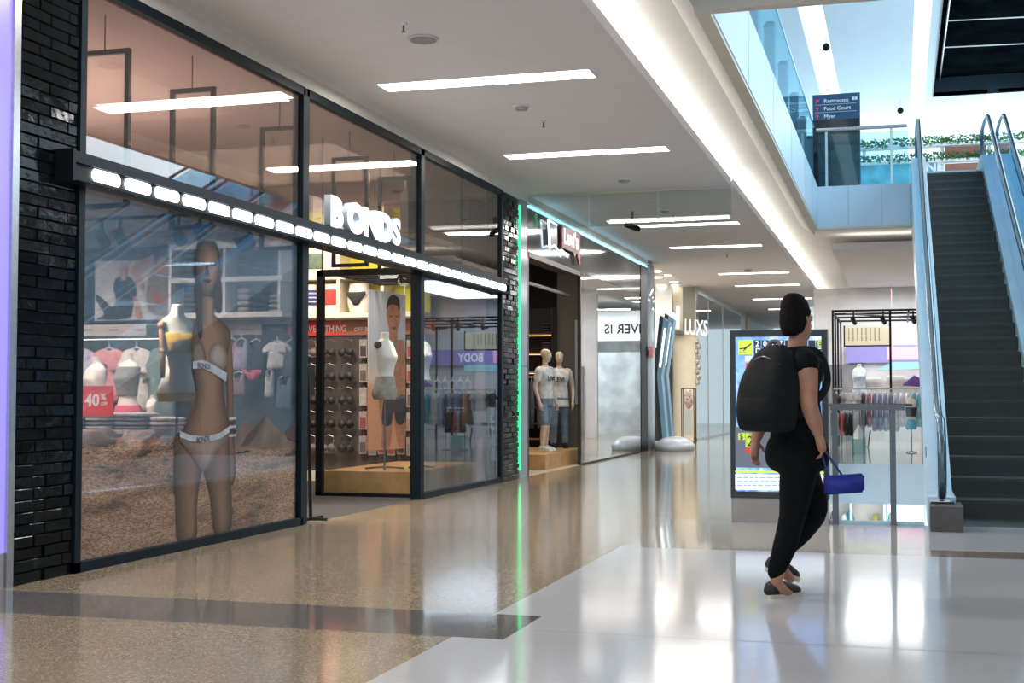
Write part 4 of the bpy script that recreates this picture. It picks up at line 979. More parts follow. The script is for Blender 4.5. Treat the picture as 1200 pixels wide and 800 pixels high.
# racks and stock deeper in the second window
for i, (y, x) in ((1, (17.3, -5.98)),):
    t = thing('garment_rack', ['dark garment rack behind the white bust, left in the second window', 'dark garment rack at the right of the second window'][i], 'rack', (x, y, 0))
    bm = bmn()
    for s in (-.35, .35): tube(bm, [(x+s, y, .32), (x+s, y, 1.55)], .014, 6)
    tube(bm, [(x-.35, y, 1.5), (x+.35, y, 1.5)], .014, 6); tube(bm, [(x-.35, y, .75), (x+.35, y, .75)], .014, 6); obj('rack_frame', bm, BLACK, t)
    for k in range(6):
        c = [(.08, .09, .12), (.20, .12, .05), (.06, .10, .16), (.16, .13, .11), (.03, .03, .03), (.10, .08, .06)][(k+i*2) % 6]
        hung('hanging_garment', (x-.28+k*.11, y, 1.43), .34, .62, fab(c), '%s garment on the %s of the second window' % (ORD[k], ['left dark rack', 'right dark rack'][i]), 'clothes', CAM_, (.25, 1, 0), .03, 'garments on the racks of the second window', rod=.075)
# printed strip on the second window
t = thing('window_decal', 'narrow pale vertical notice strip stuck low on the second window', 'notice', (XW-.02, 17.6, .35))
obj('strip', boxes([((XW-.018, 17.50, .32), (XW-.014, 17.72, 1.05))]), mat('decal_pale', (.34, .38, .5), .5, var=(30, .3)), t)
for k in range(3): obj('pictogram', boxes([((XW-.013, 17.55, .88-k*.10), (XW-.012, 17.67, .94-k*.10))]), DKC, t)
# =================================================================== figures
def oloft(bm, secs, f, r, seg=22, pw=2.3):
    """body sections (centre, half width along r, half depth along f)"""
    cs = smoothpts([s[0] for s in secs], 4); wd = smoothpts([V((s[1], s[2], 0)) for s in secs], 4); rings = []
    for c, w in zip(cs, wd):
        ring = []
        for q in range(seg):
            a = 2*PI*q/seg; ca, sa = math.cos(a), math.sin(a)
            ring.append(c+r*(w.x*math.copysign(abs(ca)**(2/pw), ca))+f*(w.y*math.copysign(abs(sa)**(2/pw), sa)))
        rings.append(ring)
    loft(bm, rings)
def hand(bm, w, d, s, n, curl=.5, k=1.0):
    """palm, four unequal fingers bent towards n, thumb leaving the side s"""
    d, s, n = V(d).normalized(), V(s).normalized(), V(n).normalized()
    limb(bm, [w, w+d*.045*k, w+d*.088*k], [.022*k, .030*k, .027*k], 10)
    for sg in (-1, 1): limb(bm, [w+d*.02*k+s*sg*.012*k, w+d*.088*k+s*sg*.024*k], [.018*k, .014*k], 8)
    for i, L in enumerate((.072, .082, .077, .060)):
        b = w+d*.085*k+s*(1.5-i)*.0195*k; a = curl*.9
        p1 = b+(d*math.cos(a*.5)+n*math.sin(a*.5))*L*.45*k; p2 = p1+(d*math.cos(a*1.4)+n*math.sin(a*1.4))*L*.33*k; p3 = p2+(d*math.cos(a*2.2)+n*math.sin(a*2.2))*L*.28*k
        limb(bm, [b-d*.01*k, p1, p2, p3], [.0095*k, .0088*k, .008*k, .007*k], 8, 3)
    t0 = w+d*.025*k+s*.022*k; t1 = t0+(d*.6+s*.7+n*.25).normalized()*.036*k; t2 = t1+(d*.85+s*.25+n*.45).normalized()*.032*k
    limb(bm, [t0, t1, t2], [.013*k, .011*k, .009*k], 8, 3)
def shoe(bm, heel, d, up, L=.27, w=.047):
    d = V(d).normalized(); up = V(up); s = d.cross(up).normalized(); up = s.cross(d).normalized(); rings = []
    for t, hw, h in ((0, .6, .055), (.06, .8, .080), (.2, .86, .090), (.36, .9, .088), (.55, 1.02, .074), (.75, 1.08, .058), (.9, .88, .046), (1, .45, .03)):
        c = heel+d*(t*L); ring = []
        for q in range(14):
            a = 2*PI*q/14; ring.append(c+s*(math.cos(a)*w*hw)+up*(h*.5+math.sin(a)*h*.5+.012))
        rings.append(ring)
    loft(bm, rings)
def sole(bm, heel, d, up, L=.275, w=.05):
    d = V(d).normalized(); up = V(up); s = d.cross(up).normalized(); up = s.cross(d).normalized(); pts = []
    prof = ((0, .45), (.04, .7), (.2, .85), (.4, .82), (.6, 1.02), (.8, 1.08), (.93, .85), (1, .4))
    pts = [heel+d*(t*L)+s*(w*h) for t, h in prof]+[heel+d*(t*L)-s*(w*h) for t, h in reversed(prof)]
    prism(bm, pts, up*.024)
def head_bm(bm, c, f, r, k=1.0, face=True):
    z = V((0, 0, 1))
    oloft(bm, [(c+z*-.118*k+f*.045*k, .022*k, .025*k), (c+z*-.10*k+f*.04*k, .042*k, .048*k), (c+z*-.06*k+f*.02*k, .060*k, .078*k), (c, .073*k, .094*k), (c+z*.05*k-f*.006*k, .075*k, .097*k), (c+z*.09*k-f*.01*k, .060*k, .078*k), (c+z*.115*k-f*.01*k, .025*k, .035*k)], f, r, 20, 2)
    limb(bm, [c+z*.02*k+f*.092*k, c+z*-.025*k+f*.112*k], [.009*k, .014*k], 8, 3)   # nose
    if face:
        limb(bm, [c+z*-.062*k+f*.082*k-r*.02*k, c+z*-.06*k+f*.094*k, c+z*-.062*k+f*.082*k+r*.02*k], [.006*k, .009*k, .006*k], 8, 3)
        for s in (-1, 1):
            limb(bm, [c+z*.028*k+f*.086*k+r*s*.045*k, c+z*.033*k+f*.096*k+r*s*.018*k], [.008*k, .008*k], 8, 3)
            oloft(bm, [(c+r*s*.070*k+z*-.03*k, .008*k, .012*k), (c+r*s*.078*k, .009*k, .018*k), (c+r*s*.080*k+z*.03*k, .008*k, .016*k)], f, r, 10, 2)
SKINM = mat('skin_tan', (.40, .19, .115), .5, var=(14, .12)); HAIRM = mat('hair_dark', (.006, .004, .004), .75, var=(40, .5), bump=(45, .8, .012), spec=.12)
TOPM = mat('black_cotton', (.005, .006, .0065), .9, var=(20, .3), bump=(16, .35, .012), spec=.15); PANTM = mat('black_jersey', (.003, .004, .0045), .9, var=(18, .3), bump=(13, .4, .014), spec=.15)

# ---------------------------------------------------------------- walking person
D0 = 7.98
def J(x, y, d=0): return P(x, y, D=D0+d)
AZ = math.radians(35)
f = (RT*math.cos(AZ)+F0*math.sin(AZ)).normalized(); r = (RT*math.sin(AZ)-F0*math.cos(AZ)).normalized(); z = V((0, 0, 1))
pel = J(934, 520); chest = J(932, 440); neck = J(933, 408); hd = J(934, 377)
rs, re, rw = J(944, 425, -.17), J(948, 474, -.20), J(959, 508, -.20)
ls, le, lw = J(916, 425, .16), J(897, 475, .20), J(886, 515, .16)
rh, rk, ra = J(939, 530, -.08), J(928, 607, -.07), J(909, 682, -.04)
lh, lk, la = J(930, 528, .08), J(955, 596, .05), J(913, 660, .16)
bm = bmn()
oloft(bm, [(pel-z*.03, .15, .11), (pel+z*.08, .15, .11), (chest-z*.10, .125, .095), (chest, .16, .11), (chest+z*.09, .17, .10), (neck-z*.02, .07, .06)], f, r)
limb(bm, [neck-z*.05, neck, hd-z*.08+f*.01], [.06, .054, .055])
for s_, e_, w_ in ((rs, re, rw), (ls, le, lw)):
    limb(bm, [chest+z*.10, s_, s_*.5+e_*.5, e_, e_*.45+w_*.55, w_], [.064, .068, .064, .052, .047, .031], 14)
dr = (J(967, 540, -.20)-rw).normalized(); hand(bm, rw, dr, f*.5-r*.5+z*.1, -r*.6-f*.2-z*.2, .75)
dl = (J(882, 548, .14)-lw).normalized(); hand(bm, lw, dl, f, r*.7, .4)
for h_, k_, a_ in ((rh, rk, ra), (lh, lk, la)): limb(bm, [h_, k_, k_*.6+a_*.4, a_], [.08, .055, .05, .036])
for a_, t_ in ((ra, ra+f*.11-z*.075), (la, la+f*.10-z*.10)): limb(bm, [a_, a_*.5+t_*.5-z*.01, t_], [.036, .034, .028])
head_bm(bm, hd, f, r, 1.0)
person = thing('person', 'person walking right in black clothes with a black backpack and dark sneakers', 'person', V((ra.x, ra.y, 0)))
bod = obj('body', remesh(bm, .0075, 2), SKINM, person, smooth=True)
# eyes
bm = bmn()
for s in (-1, 1): ball(bm, hd+f*.088+r*s*.03+z*.012, .012, .012, .008)
obj('eye', bm, mat('eye_dark', (.03, .02, .02), .2), person, smooth=True)
# hair, pulled up high
bm = bmn()
oloft(bm, [(hd-z*.085-f*.06, .05, .035), (hd-z*.04-f*.045, .074, .065), (hd+z*.02-f*.03, .084, .088), (hd+z*.07-f*.018, .082, .098), (hd+z*.115-f*.022, .074, .09), (hd+z*.148-f*.028, .058, .07), (hd+z*.172-f*.03, .03, .035)], f, r, 20, 2)
for s in (-1, 1): limb(bm, [hd+r*s*.062+f*.03+z*.06, hd+r*s*.070-f*.01, hd+r*s*.064-f*.03-z*.06], [.02, .018, .012], 8)
obj('hair', remesh(bm, .009, 2), HAIRM, person, smooth=True)
# top
bm = bmn()
oloft(bm, [(pel-z*.01, .178, .138), (pel+z*.09, .168, .128), (chest-z*.10, .15, .118), (chest, .178, .130), (chest+z*.08, .185, .118), (chest+z*.135, .12, .085), (neck-z*.035, .075, .068)], f, r)
for s_, e_ in ((rs, re), (ls, le)): limb(bm, [chest+z*.10, s_*.75+chest*.25+z*.03, s_+z*.004, s_*.86+e_*.14], [.08, .080, .082, .076], 14)
obj('top', remesh(bm, .011, 3), TOPM, person, smooth=True)
bm = bmn()
oloft(bm, [(pel+z*.05, .165, .128), (pel-z*.02, .195, .16), (pel-z*.12, .19, .16), (pel-z*.17, .13, .12)], f, r)
limb(bm, [rh-z*.02, rh*.5+rk*.5, rk, rk*.55+ra*.45, ra+z*.06], [.12, .104, .078, .072, .050], 16)
limb(bm, [lh-z*.02, lh*.5+lk*.5, lk, lk*.55+la*.45, la+z*.06], [.12, .104, .078, .072, .050], 16)
obj('trousers', remesh(bm, .012, 3), PANTM, person, smooth=True)
SHO = mat('sneaker_canvas', (.018, .018, .02), .7, var=(30, .2)); SOL = mat('sneaker_sole', (.52, .47, .40), .6)
gr = J(899, 704, -.05); gr.z = 0.0; fd = gr+f*.3
bm = bmn(); shoe(bm, gr+z*.008, fd-gr, z); obj('shoe', bm, SHO, person, smooth=True)
bm = bmn(); sole(bm, gr, fd-gr, z); obj('sole', bm, SOL, person)
h2 = J(899, 668, .17); t2 = J(937, 684, .15); dd = f*.30-z*.10
bm = bmn(); shoe(bm, h2+z*.004, dd, z+f*.35); obj('shoe', bm, SHO, person, smooth=True)
bm = bmn(); sole(bm, h2-z*.004, dd, z+f*.35); obj('sole', bm, SOL, person)
# backpack, worn
bc = chest-f*.215-z*.06
bp = thing('backpack', 'large plain black backpack worn by the walking person', 'backpack', bc)
bm = bmn()
oloft(bm, [(bc-z*.275-f*.02, .12, .06), (bc-z*.255-f*.03, .165, .115), (bc-z*.15-f*.03, .18, .135), (bc-f*.01, .178, .13), (bc+z*.12+f*.015, .152, .10), (bc+z*.20+f*.04, .11, .07), (bc+z*.24+f*.05, .055, .03)], f, r, 24, 3.2)
BPM = mat('backpack_nylon', (.006, .0075, .008), .75, var=(25, .25), bump=(9, .3, .02), spec=.2)
obj('pack_body', bm, BPM, bp, smooth=True)
bm = bmn(); oloft(bm, [(bc-z*.23-f*.10, .10, .04), (bc-z*.20-f*.112, .135, .06), (bc-z*.08-f*.105, .135, .055), (bc-z*.03-f*.085, .11, .03)], f, r, 20, 3.4); obj('front_pocket', bm, BPM, bp, smooth=True)
bm = bmn(); tube(bm, smoothpts([bc+z*.225+r*.05+f*.03, bc+z*.258+r*.03+f*.04, bc+z*.258-r*.03+f*.04, bc+z*.225-r*.05+f*.03], 4), .010, 8, flat=(1, 1.4)); obj('top_handle', bm, mat('handle_webbing', (.12, .12, .12), .7), bp)
bm = bmn()
for s in (-1, 1): tube(bm, smoothpts([bc+z*.20+r*s*.09+f*.06, chest+z*.152+r*s*.10, chest+z*.12+r*s*.12+f*.09, chest-z*.02+r*s*.135+f*.135, chest-z*.13+r*s*.155+f*.04, bc-z*.18+r*s*.15+f*.06], 5), .016, 8, flat=(.5, 1.5))
obj('strap', bm, BPM, bp)
bm = bmn(); tube(bm, smoothpts([bc+z*.12-r*.13-f*.055, bc+z*.17-f*.062, bc+z*.12+r*.13-f*.055], 6), .004, 6); obj('zip', bm, DARKSTEEL, bp)
# blue bag in the hand
hb = rw+dr*.10
bcn = J(989, 567, -.20); ub = (RT*1+z*.07).normalized()
bgt = thing('carry_bag', 'small bright blue bag carried low in the right hand of the walking person', 'bag', bcn)
bm = bmn(); obox(bm, bcn, ub*.115, F0*.035, z*.055); bmesh.ops.bevel(bm, geom=list(bm.edges), offset=.012, segments=3, affect='EDGES')
obj('bag_body', bm, mat('blue_bag_cloth', (.008, .022, .26), .6, var=(10, .2)), bgt, smooth=True)
bm = bmn(); tube(bm, smoothpts([bcn-ub*.09+z*.05, hb+RT*-.01, hb+z*.008, hb+RT*.02-z*.01, bcn-ub*.01+z*.05], 5), .006, 8); obj('strap', bm, mat('blue_strap', (.01, .02, .18), .6), bgt)

# =================================================================== directory screen
KY = 12.8
k0, k1 = -1.57, -.655
t = thing('directory_screen', 'tall black digital directory screen standing behind the walking person', 'screen', ((k0+k1)/2, KY+.1, 0))
obj('plinth', boxes([((k0+.005, KY+.01, 0), (k1-.005, KY+.2, .235))]), mat('kiosk_grey', (.30, .29, .28), .45, var=(4, .05)), t)
obj('case', boxes([((k0, KY+.006, .235), (k1, KY+.2, 1.84))]), mat('kiosk_black', (.012, .016, .014), .3), t, bevel=.006)
sx0, sx1, sz0, sz1 = k0+.055, k1-.055, .30, 1.775
def screenmat():
    m = bpy.data.materials.new('screen_lit'); m.use_nodes = True; nt = m.node_tree; b = nt.nodes['Principled BSDF']
    b.inputs['Base Color'].default_value = (.02, .02, .02, 1); b.inputs['Roughness'].default_value = .15
    tc = nn(nt, 'ShaderNodeTexCoord'); mp = nn(nt, 'ShaderNodeMapping'); mp.inputs['Scale'].default_value = (2.2, 1, 1.6); mp.inputs['Rotation'].default_value = (0, .7, 0)
    nt.links.new(tc.outputs['Object'], mp.inputs[0])
    n = nn(nt, 'ShaderNodeTexNoise', Scale=1.6, Detail=3.0, Distortion=1.2); nt.links.new(mp.outputs[0], n.inputs['Vector'])
    rr = nn(nt, 'ShaderNodeValToRGB'); e = rr.color_ramp.elements
    e[0].position = .36; e[0].color = (.08, .25, .75, 1); e[1].position = .66; e[1].color = (.75, .86, 1, 1); x = e.new(.5); x.color = (.25, .50, .92, 1)
    nt.links.new(n.outputs['Fac'], rr.inputs['Fac']); nt.links.new(rr.outputs['Color'], b.inputs['Emission Color']); b.inputs['Emission Strength'].default_value = .95
    return m
obj('display', boxes([((sx0, KY, sz0), (sx1, KY+.008, sz1))]), screenmat(), t)
def em(name, c, s=1.0): return mat('screen_'+name, (.01, .01, .01), .3, emis=c, es=s)
YL_, WH_, DK_, RD_, GY_, PU_ = em('yellow', (.60, .78, .04)), em('white', (.85, .9, 1)), em('dark', (.012, .014, .02)), em('red', (.75, .03, .03)), em('grey', (.10, .12, .15)), em('pale', (.70, .80, 1.0))
def scr(name, x0, y0, x1, y1, m, k=1):
    a, b = P(x0, y0, Y=KY), P(x1, y1, Y=KY); return obj(name, boxes([((a.x, KY-.0012*k, b.z), (b.x, KY-.0002, a.z))]), m, t)
scr('icon_tile', 865, 398.5, 882, 415, YL_)
def pk(px): return [P(x, y, Y=KY-.0015) for x, y in px]
obj('plane_icon', flatshape(pk([(866, 408), (871, 407.5), (876, 405), (880, 402), (880.5, 403.5), (876, 407), (872, 411), (870.5, 411), (872, 408.5), (868, 409.5)]), (0, -1, 0), .001, 2), DK_, t)
obj('runway_icon', flatshape(pk([(866, 412.6), (874, 412.6), (874, 413.5), (866, 413.5)]), (0, -1, 0), .001, 1, False), DK_, t)
TXT = [('2017 DATE', 403), ('DEPARTURE', 411.8)]
for ri, (row, y) in enumerate(zip(('2017    E', 'DEPARTU E'), (398.5, 407.2))):
    for ci, ch in enumerate(row):
        x = 883.5+ci*9.1
        if x > 957: continue
        scr('flap_tile', x, y, x+8.2, y+8.1, DK_)
        if ch != ' ':
            q = P(x+1.6, y+7, Y=KY-.0016)
            obj('flap_letter', text(ch, .075, q, (1, 0, 0), (0, 0, 1), .0006, .001), YL_ if (ri, ci) == (0, 8) else WH_, t)
scr('caption_panel', 873, 417, 910, 423, PU_)
scr('red_panel', 874, 425, 888, 432, RD_)
q = P(868, 446, Y=KY-.0016); obj('script_lettering', text('Me', .14, q, (1, 0, .1), (0, 0, 1), .0006, 0, shear=.3), WH_, t)
scr('lower_scene', 861.5, 500, 965.5, 549, GY_)
scr('price_tile', 865, 507, 873, 515, YL_); scr('price_tile', 873.5, 507, 886, 524, YL_); scr('price_tile', 873, 524.5, 881, 531, RD_)
obj('price_lettering', text('$', .07, P(866.5, 514, Y=KY-.002), (1, 0, 0), (0, 0, 1), .0006, .001), DK_, t)
obj('price_lettering', text('2', .14, P(875, 522.5, Y=KY-.002), (1, 0, 0), (0, 0, 1), .0006, .001), DK_, t)
scr('yellow_rule', 861.5, 551, 965.5, 555, YL_); scr('footer', 861.5, 555, 965.5, 575.5, WH_)
bm = bmn()
for y in (558.5, 563, 567.5):
    x = 864
    while x < 955:
        w = random.uniform(3, 8); a, b = P(x, y, Y=KY), P(min(x+w, 962), y+1.6, Y=KY); box(bm, (a.x, KY-.003, b.z), (b.x, KY-.0013, a.z)); x += w+1.4
obj('footer_print', bm, em('ink', (.25, .38, .6)), t)
obj('kiosk_lettering', text('NSL', .060, (P(932, 611, Y=KY+.005)), (1, 0, 0), (0, 0, 1), .002, .001, shear=.2), em('violet', (.62, .55, 1.0), 1.6), t)

# =================================================================== balustrades
def post(bm, x, y, z0, z1, w=.05, d=.02): box(bm, (x-w/2, y-d/2, z0), (x+w/2, y+d/2, z1))
t = thing('glass_balustrade', 'glass balustrade with flat steel rail between the directory screen and the escalator', 'balustrade', (-.6, 12.95, 0))
for x0, x1 in ((-.64, -.10), (-.05, .2)): obj('pane', boxes([((x0, 12.985, .02), (x1, 12.997, 1.0))]), GL_CLEAR, t)
obj('rail', boxes([((-.64, 12.91, 1.075), (.04, 12.99, 1.125))]), DARKSTEEL, t, bevel=.008)
for x in (-.60, -.073): 
    bm = bmn(); post(bm, x, 12.96, 0, 1.08, .055, .025); obj('post', bm, DARKSTEEL, t)
t = thing('glass_balustrade', 'further glass balustrade across the far edge of the lower void', 'balustrade', (-.6, 24.05, 0))
for x0, x1 in ((-1.36, -.62), (-.61, .2)): obj('pane', boxes([((x0, 24.05, .03), (x1, 24.062, 1.0))]), GL_CLEAR, t)
bm = bmn(); tube(bm, [(-1.38, 24.05, 1.06), (.2, 24.05, 1.06)], .025, 8); obj('rail', bm, DARKSTEEL, t)
for x in (-1.3, -.62): 
    bm = bmn(); post(bm, x, 24.05, 0.001, 1.05, .04, .02); obj('post', bm, DARKSTEEL, t)
# upper level, left side of the void
POSTM = mat('upper_post', (.30, .29, .31), .5, var=(6, .08)); CAPM = mat('post_cap', (.05, .09, .12), .4)
t = thing('upper_balustrade', 'upper storey balustrade with broad grey posts and teal glass along the left of the void', 'balustrade', (XV-.05, 18, Z2))
yy = [11.2, 13.2, 15.3, 17.4, 19.5, 21.6, 23.5, 25.3]
for a, b in zip(yy, yy[1:]): obj('pane', boxes([((XV-.05, a+.03, Z2+.02), (XV-.038, b-.03, 6.30))]), GL_TEAL, t)
for y in yy:
    obj('post', boxes([((XV-.19, y-.05, Z2), (XV-.055, y+.05, 6.04))]), POSTM, t)
    bm = bmn(); prism(bm, [(XV-.20, y-.06, 6.04), (XV-.05, y-.06, 6.04), (XV-.06, y-.06, 6.10), (XV-.16, y-.06, 6.10)], (0, .12, 0)); obj('cap', bm, CAPM, t)
obj('base_channel', boxes([((XV-.07, 10.9, Z2+.031), (XV+.005, YF, Z2+.06))]), STEEL, t)
bm = bmn(); tube(bm, [(XV-.045, 10.9, 6.31), (XV-.045, YF, 6.31)], .012, 8); obj('glass_edge', bm, mat('teal_glass_edge', (.10, .42, .55), .15), t)
t = thing('upper_balustrade', 'upper storey end balustrade in front of the dark blue totem', 'balustrade', (-.6, YF, Z2))
for x0, x1 in ((XV+.02, -1.30), (-1.27, -.12), (-.09, .2)): obj('pane', boxes([((x0, YF, Z2+.03), (x1, YF+.012, 6.16))]), GL_TEAL, t)
bm = bmn(); tube(bm, [(XV, YF-.02, 6.24), (.18, YF-.02, 6.24)], .035, 10); obj('rail', bm, STEEL, t)
for x in (-1.285, -.105): 
    bm = bmn(); post(bm, x, YF+.02, Z2, 6.23, .045, .02); obj('post', bm, STEEL, t)

# =================================================================== escalators
SLP = .485; YB0 = 13.72; YT0 = YB0+Z2/SLP
def nose(y): return min(max(0, (y-YB0)*SLP), Z2)
def stepmat():
    m = mat('escalator_step', (.09, .085, .075), .5, metal=.3); nt = m.node_tree; b = nt.nodes['Principled BSDF']
    tc = nn(nt, 'ShaderNodeTexCoord'); w = nn(nt, 'ShaderNodeTexWave', Scale=38.0); nt.links.new(tc.outputs['Object'], w.inputs['Vector'])
    bp_ = nn(nt, 'ShaderNodeBump', Strength=.5, Distance=.004); nt.links.new(w.outputs['Fac'], bp_.inputs['Height']); nt.links.new(bp_.outputs['Normal'], b.inputs['Normal'])
    mx = nn(nt, 'ShaderNodeMixRGB'); mx.inputs[1].default_value = (.05, .048, .043, 1); mx.inputs[2].default_value = (.125, .12, .108, 1); nt.links.new(w.outputs['Fac'], mx.inputs[0]); nt.links.new(mx.outputs[0], b.inputs['Base Color'])
    return m
STEPM = stepmat(); CLAD = mat('escalator_cladding', (.55, .70, .80), .3, var=(2, .05)); INNER = mat('escalator_inner_panel', (.52, .64, .66), .35, var=(2, .05))
GL_ESC = glass('escalator_glass', (.62, .84, .95), .06, 2.2, (.85, .96, 1))
ex0, ex1 = .475, 1.40
es = thing('escalator', 'near escalator with dark ribbed steps rising beside the void', 'escalator', (.94, 13, 0))
nst = int(Z2/.194)
for k in range(nst):
    y, zt = YB0+.4*k, .194*(k+1)
    if zt > Z2: zt = Z2
    bm = bmn(); prism(bm, [(ex0+.012, y, zt), (ex0+.012, y+.43, zt), (ex0+.012, y+.43, zt-.24), (ex0+.012, y+.035, zt-.225), (ex0+.012, y+.03, zt-.16), (ex0+.012, y+.018, zt-.09), (ex0+.012, y+.004, zt-.03)], (ex1-ex0-.024, 0, 0))
    obj('step', bm, STEPM, es)
obj('landing_plate', boxes([((ex0, 12.98, -.03), (ex1, YB0+.05, .006))]), mat('landing_plate', (.16, .17, .17), .35, metal=.7, var=(40, .2)), es)
obj('top_plate', boxes([((ex0, YT0-.1, Z2-.05), (ex1, YF+.05, Z2+.012))]), mat('comb_plate', (.35, .42, .44), .35, metal=.7), es)
def ribbon(x0, x1, lo, hi, ya, yb, lomin=-.49):
    """side panel following the incline between offsets lo and hi"""
    ys_ = [ya]+[y for y in (YB0, YT0) if ya < y < yb]+[yb]
    pts = [(x0, y, nose(y)+hi) for y in ys_]+[(x0, y, max(nose(y)+lo, lomin) if y > 13.1 else .0) for y in reversed(ys_)]
    bm = bmn(); prism(bm, pts, (x1-x0, 0, 0)); return bm
for side, xo, xi in ((-1, .235, ex0), (1, 1.64, ex1)):
    a, b = sorted((xo, xi))
    obj('outer_cladding', ribbon(xo, xo-side*.02, -.95, .26, 12.75, YF+.3, 0.0), CLAD, es)
    obj('inner_panel', ribbon(xi, xi+side*.012, -.2, .26, 12.8, YF+.2, 0.0), INNER, es)
    bm = bmn()
    ys_ = [12.75, YB0, YT0, YF+.3]
    prism(bm, [(a, y, nose(y)+.26) for y in ys_]+[(a, y, nose(y)+.285) for y in reversed(ys_)], (b-a, 0, 0)); obj('deck', bm, CLAD, es)
    xm = (xo+xi)/2
    obj('glass_panel', ribbon(xm-.006, xm+.006, .285, .95, 12.85, YF, 9) if False else ribbon(xm-.006, xm+.006, .285, .93, 13.12, YF+.1), GL_ESC, es)
    path = [V((xm, y, nose(y)+1.0)) for y in (YF+.1, YT0+.35)]+[V((xm, YT0-.35, nose(YT0-.35)+1.0+.0))]+[V((xm, y, nose(y)+1.0)) for y in (22, 20, 18, 16, 14.6)]+[V((xm, 14.1, 1.17)), V((xm, 13.6, 1.03)), V((xm, 13.1, 1.0)), V((xm, 12.85, .98)), V((xm, 12.64, .88)), V((xm, 12.55, .68)), V((xm, 12.58, .45)), V((xm, 12.70, .32)), V((xm, 12.85, .27))]
    top = [V((xm, YF+.32, Z2+.27)), V((xm, YF+.44, Z2+.45)), V((xm, YF+.45, Z2+.7)), V((xm, YF+.34, Z2+.93))]
    bm = bmn(); tube(bm, smoothpts(top+path, 5), .039, 10, flat=(1, .8)); obj('handrail', bm, mat('handrail_rubber_%d' % side, (.11, .17, .21), .25, metal=.7), es, smooth=True)  # blue light reflected by the black belt is put into its colour
    if side == -1:
        obj('newel_block', boxes([((xo+.01, 12.42, 0), (xi+.05, 13.0, .225))]), mat('newel_brown', (.075, .062, .058), .45, var=(6, .1)), es, bevel=.01)
        bm = bmn(); box(bm, (xo-.006, 13.4, .62), (xo+.0, 13.5, .72)); box(bm, (xm+.01, 13.3, .70), (xm+.03, 13.4, .80)); obj('sensor_box', bm, BLACK, es)
    else: obj('newel_block', boxes([((xi-.05, 12.42, 0), (xo-.01, 13.0, .225))]), mat('newel_brown', (.075, .062, .058), .45) if False else bpy.data.materials['newel_brown'], es, bevel=.01)
esc2 = dup(es, (.94+1.43, 13, 0), label='further escalator, only its rising handrail showing at the right edge')

# =================================================================== upper storey things
TB = mat('totem_blue', (.012, .075, .16), .4, var=(4, .05)); TD = mat('totem_dark_glass', (.012, .014, .018), .1, var=(2.5, .6))
t = thing('directory_totem', 'dark blue wayfinding totem with red arrows on the upper storey', 'sign', (-1.12, 26.25, Z2))
obj('head_panel', boxes([((-1.575, 26.2, 6.58), (-.68, 26.32, 7.08))]), TB, t)
obj('body_panel', boxes([((-1.575, 26.2, Z2), (-.70, 26.32, 6.58))]), TD, t)
obj('edge_panel', boxes([((-.70, 26.19, Z2), (-.68, 26.33, 6.58))]), TB, t)
RDA = mat('arrow_red', (.65, .04, .10), .5, emis=(.8, .05, .15), es=.35); TW = mat('totem_white', (.8, .85, .9), .5)
for k, (s, zz) in enumerate((('Restrooms', 6.90), ('Food Court', 6.75), ('Myer', 6.60))):
    obj('lettering', text(s, .105, (-1.36, 26.197, zz+.015), (1, 0, 0), (0, 0, 1), .002, .001), TW, t)
    c = V((-1.485, 26.196, zz+.05)); u = V((.5, 0, .87)) if k == 0 else V((0, 0, 1)); v = V((u.z, 0, -u.x)); h = .045
    bm = bmn(); prism(bm, [c-u*h-v*.008, c-u*h+v*.008, c+u*.005+v*.008, c+u*.005+v*.035, c+u*h, c+u*.005-v*.035, c+u*.005-v*.008], (0, .002, 0)); obj('arrow', bm, RDA, t)
obj('rule', boxes([((-1.53, 26.196, 6.875), (-.75, 26.199, 6.88)), ((-1.53, 26.196, 6.725), (-.75, 26.199, 6.73))]), TW, t)
obj('pictogram', boxes([((-.83, 26.196, 6.94), (-.785, 26.199, 7.0)), ((-.775, 26.196, 6.94), (-.73, 26.199, 7.0))]), TW, t)
# planted stall beyond
YS = 32.0
t = thing('plant_stall', 'white stall with two planted shelves and brown panels beyond the top of the escalator', 'stall', (1, YS, Z2))
for x in (-1.8, -.75, .5, 1.0, 1.9, 3.3): obj('upright', boxes([((x-.04, YS, Z2), (x+.04, YS+.08, 7.2))]), WHITE, t)
for z_ in (6.62, 6.99): obj('planter_shelf', boxes([((-1.85, YS-.15, z_), (3.4, YS+.15, z_+.06))]), WHITE, t)
BRN = mat('stall_brown', (.30, .13, .08), .6, var=(6, .15))
for z0, z1 in ((6.15, 6.58), (6.70, 6.97)): obj('brown_panel', boxes([((1.06, YS-.05, z0), (1.83, YS+.05, z1))]), BRN, t)
obj('blue_panel', boxes([((-1.72, YS-.05, 6.76), (-1.22, YS-.02, 6.94))]), mat('stall_blue', (.02, .25, .55), .5), t)
obj('white_panel', boxes([((-1.72, YS-.02, Z2), (-1.22, YS, 6.62))]), WHITE, t)
obj('lettering', text('MEKKI', .10, (-1.66, YS-.056, 6.81), (1, 0, 0), (0, 0, 1), .004, .002), WHITE, t)
obj('teal_panel', boxes([((-1.2, YS-.02, Z2), (.95, YS, 6.70))]), mat('stall_teal', (.16, .48, .58), .5, var=(3, .3)), t)
obj('lettering', text('NE', .29, (.62, YS-.03, 6.42), (1, 0, 0), (0, 0, 1), .01, .012, sx=1.1), WHITE, t)
LEAF = mat('leaf_green', (.06, .20, .045), .55, var=(9, .5)); LEAF2 = mat('leaf_purple', (.12, .06, .08), .55, var=(9, .5))
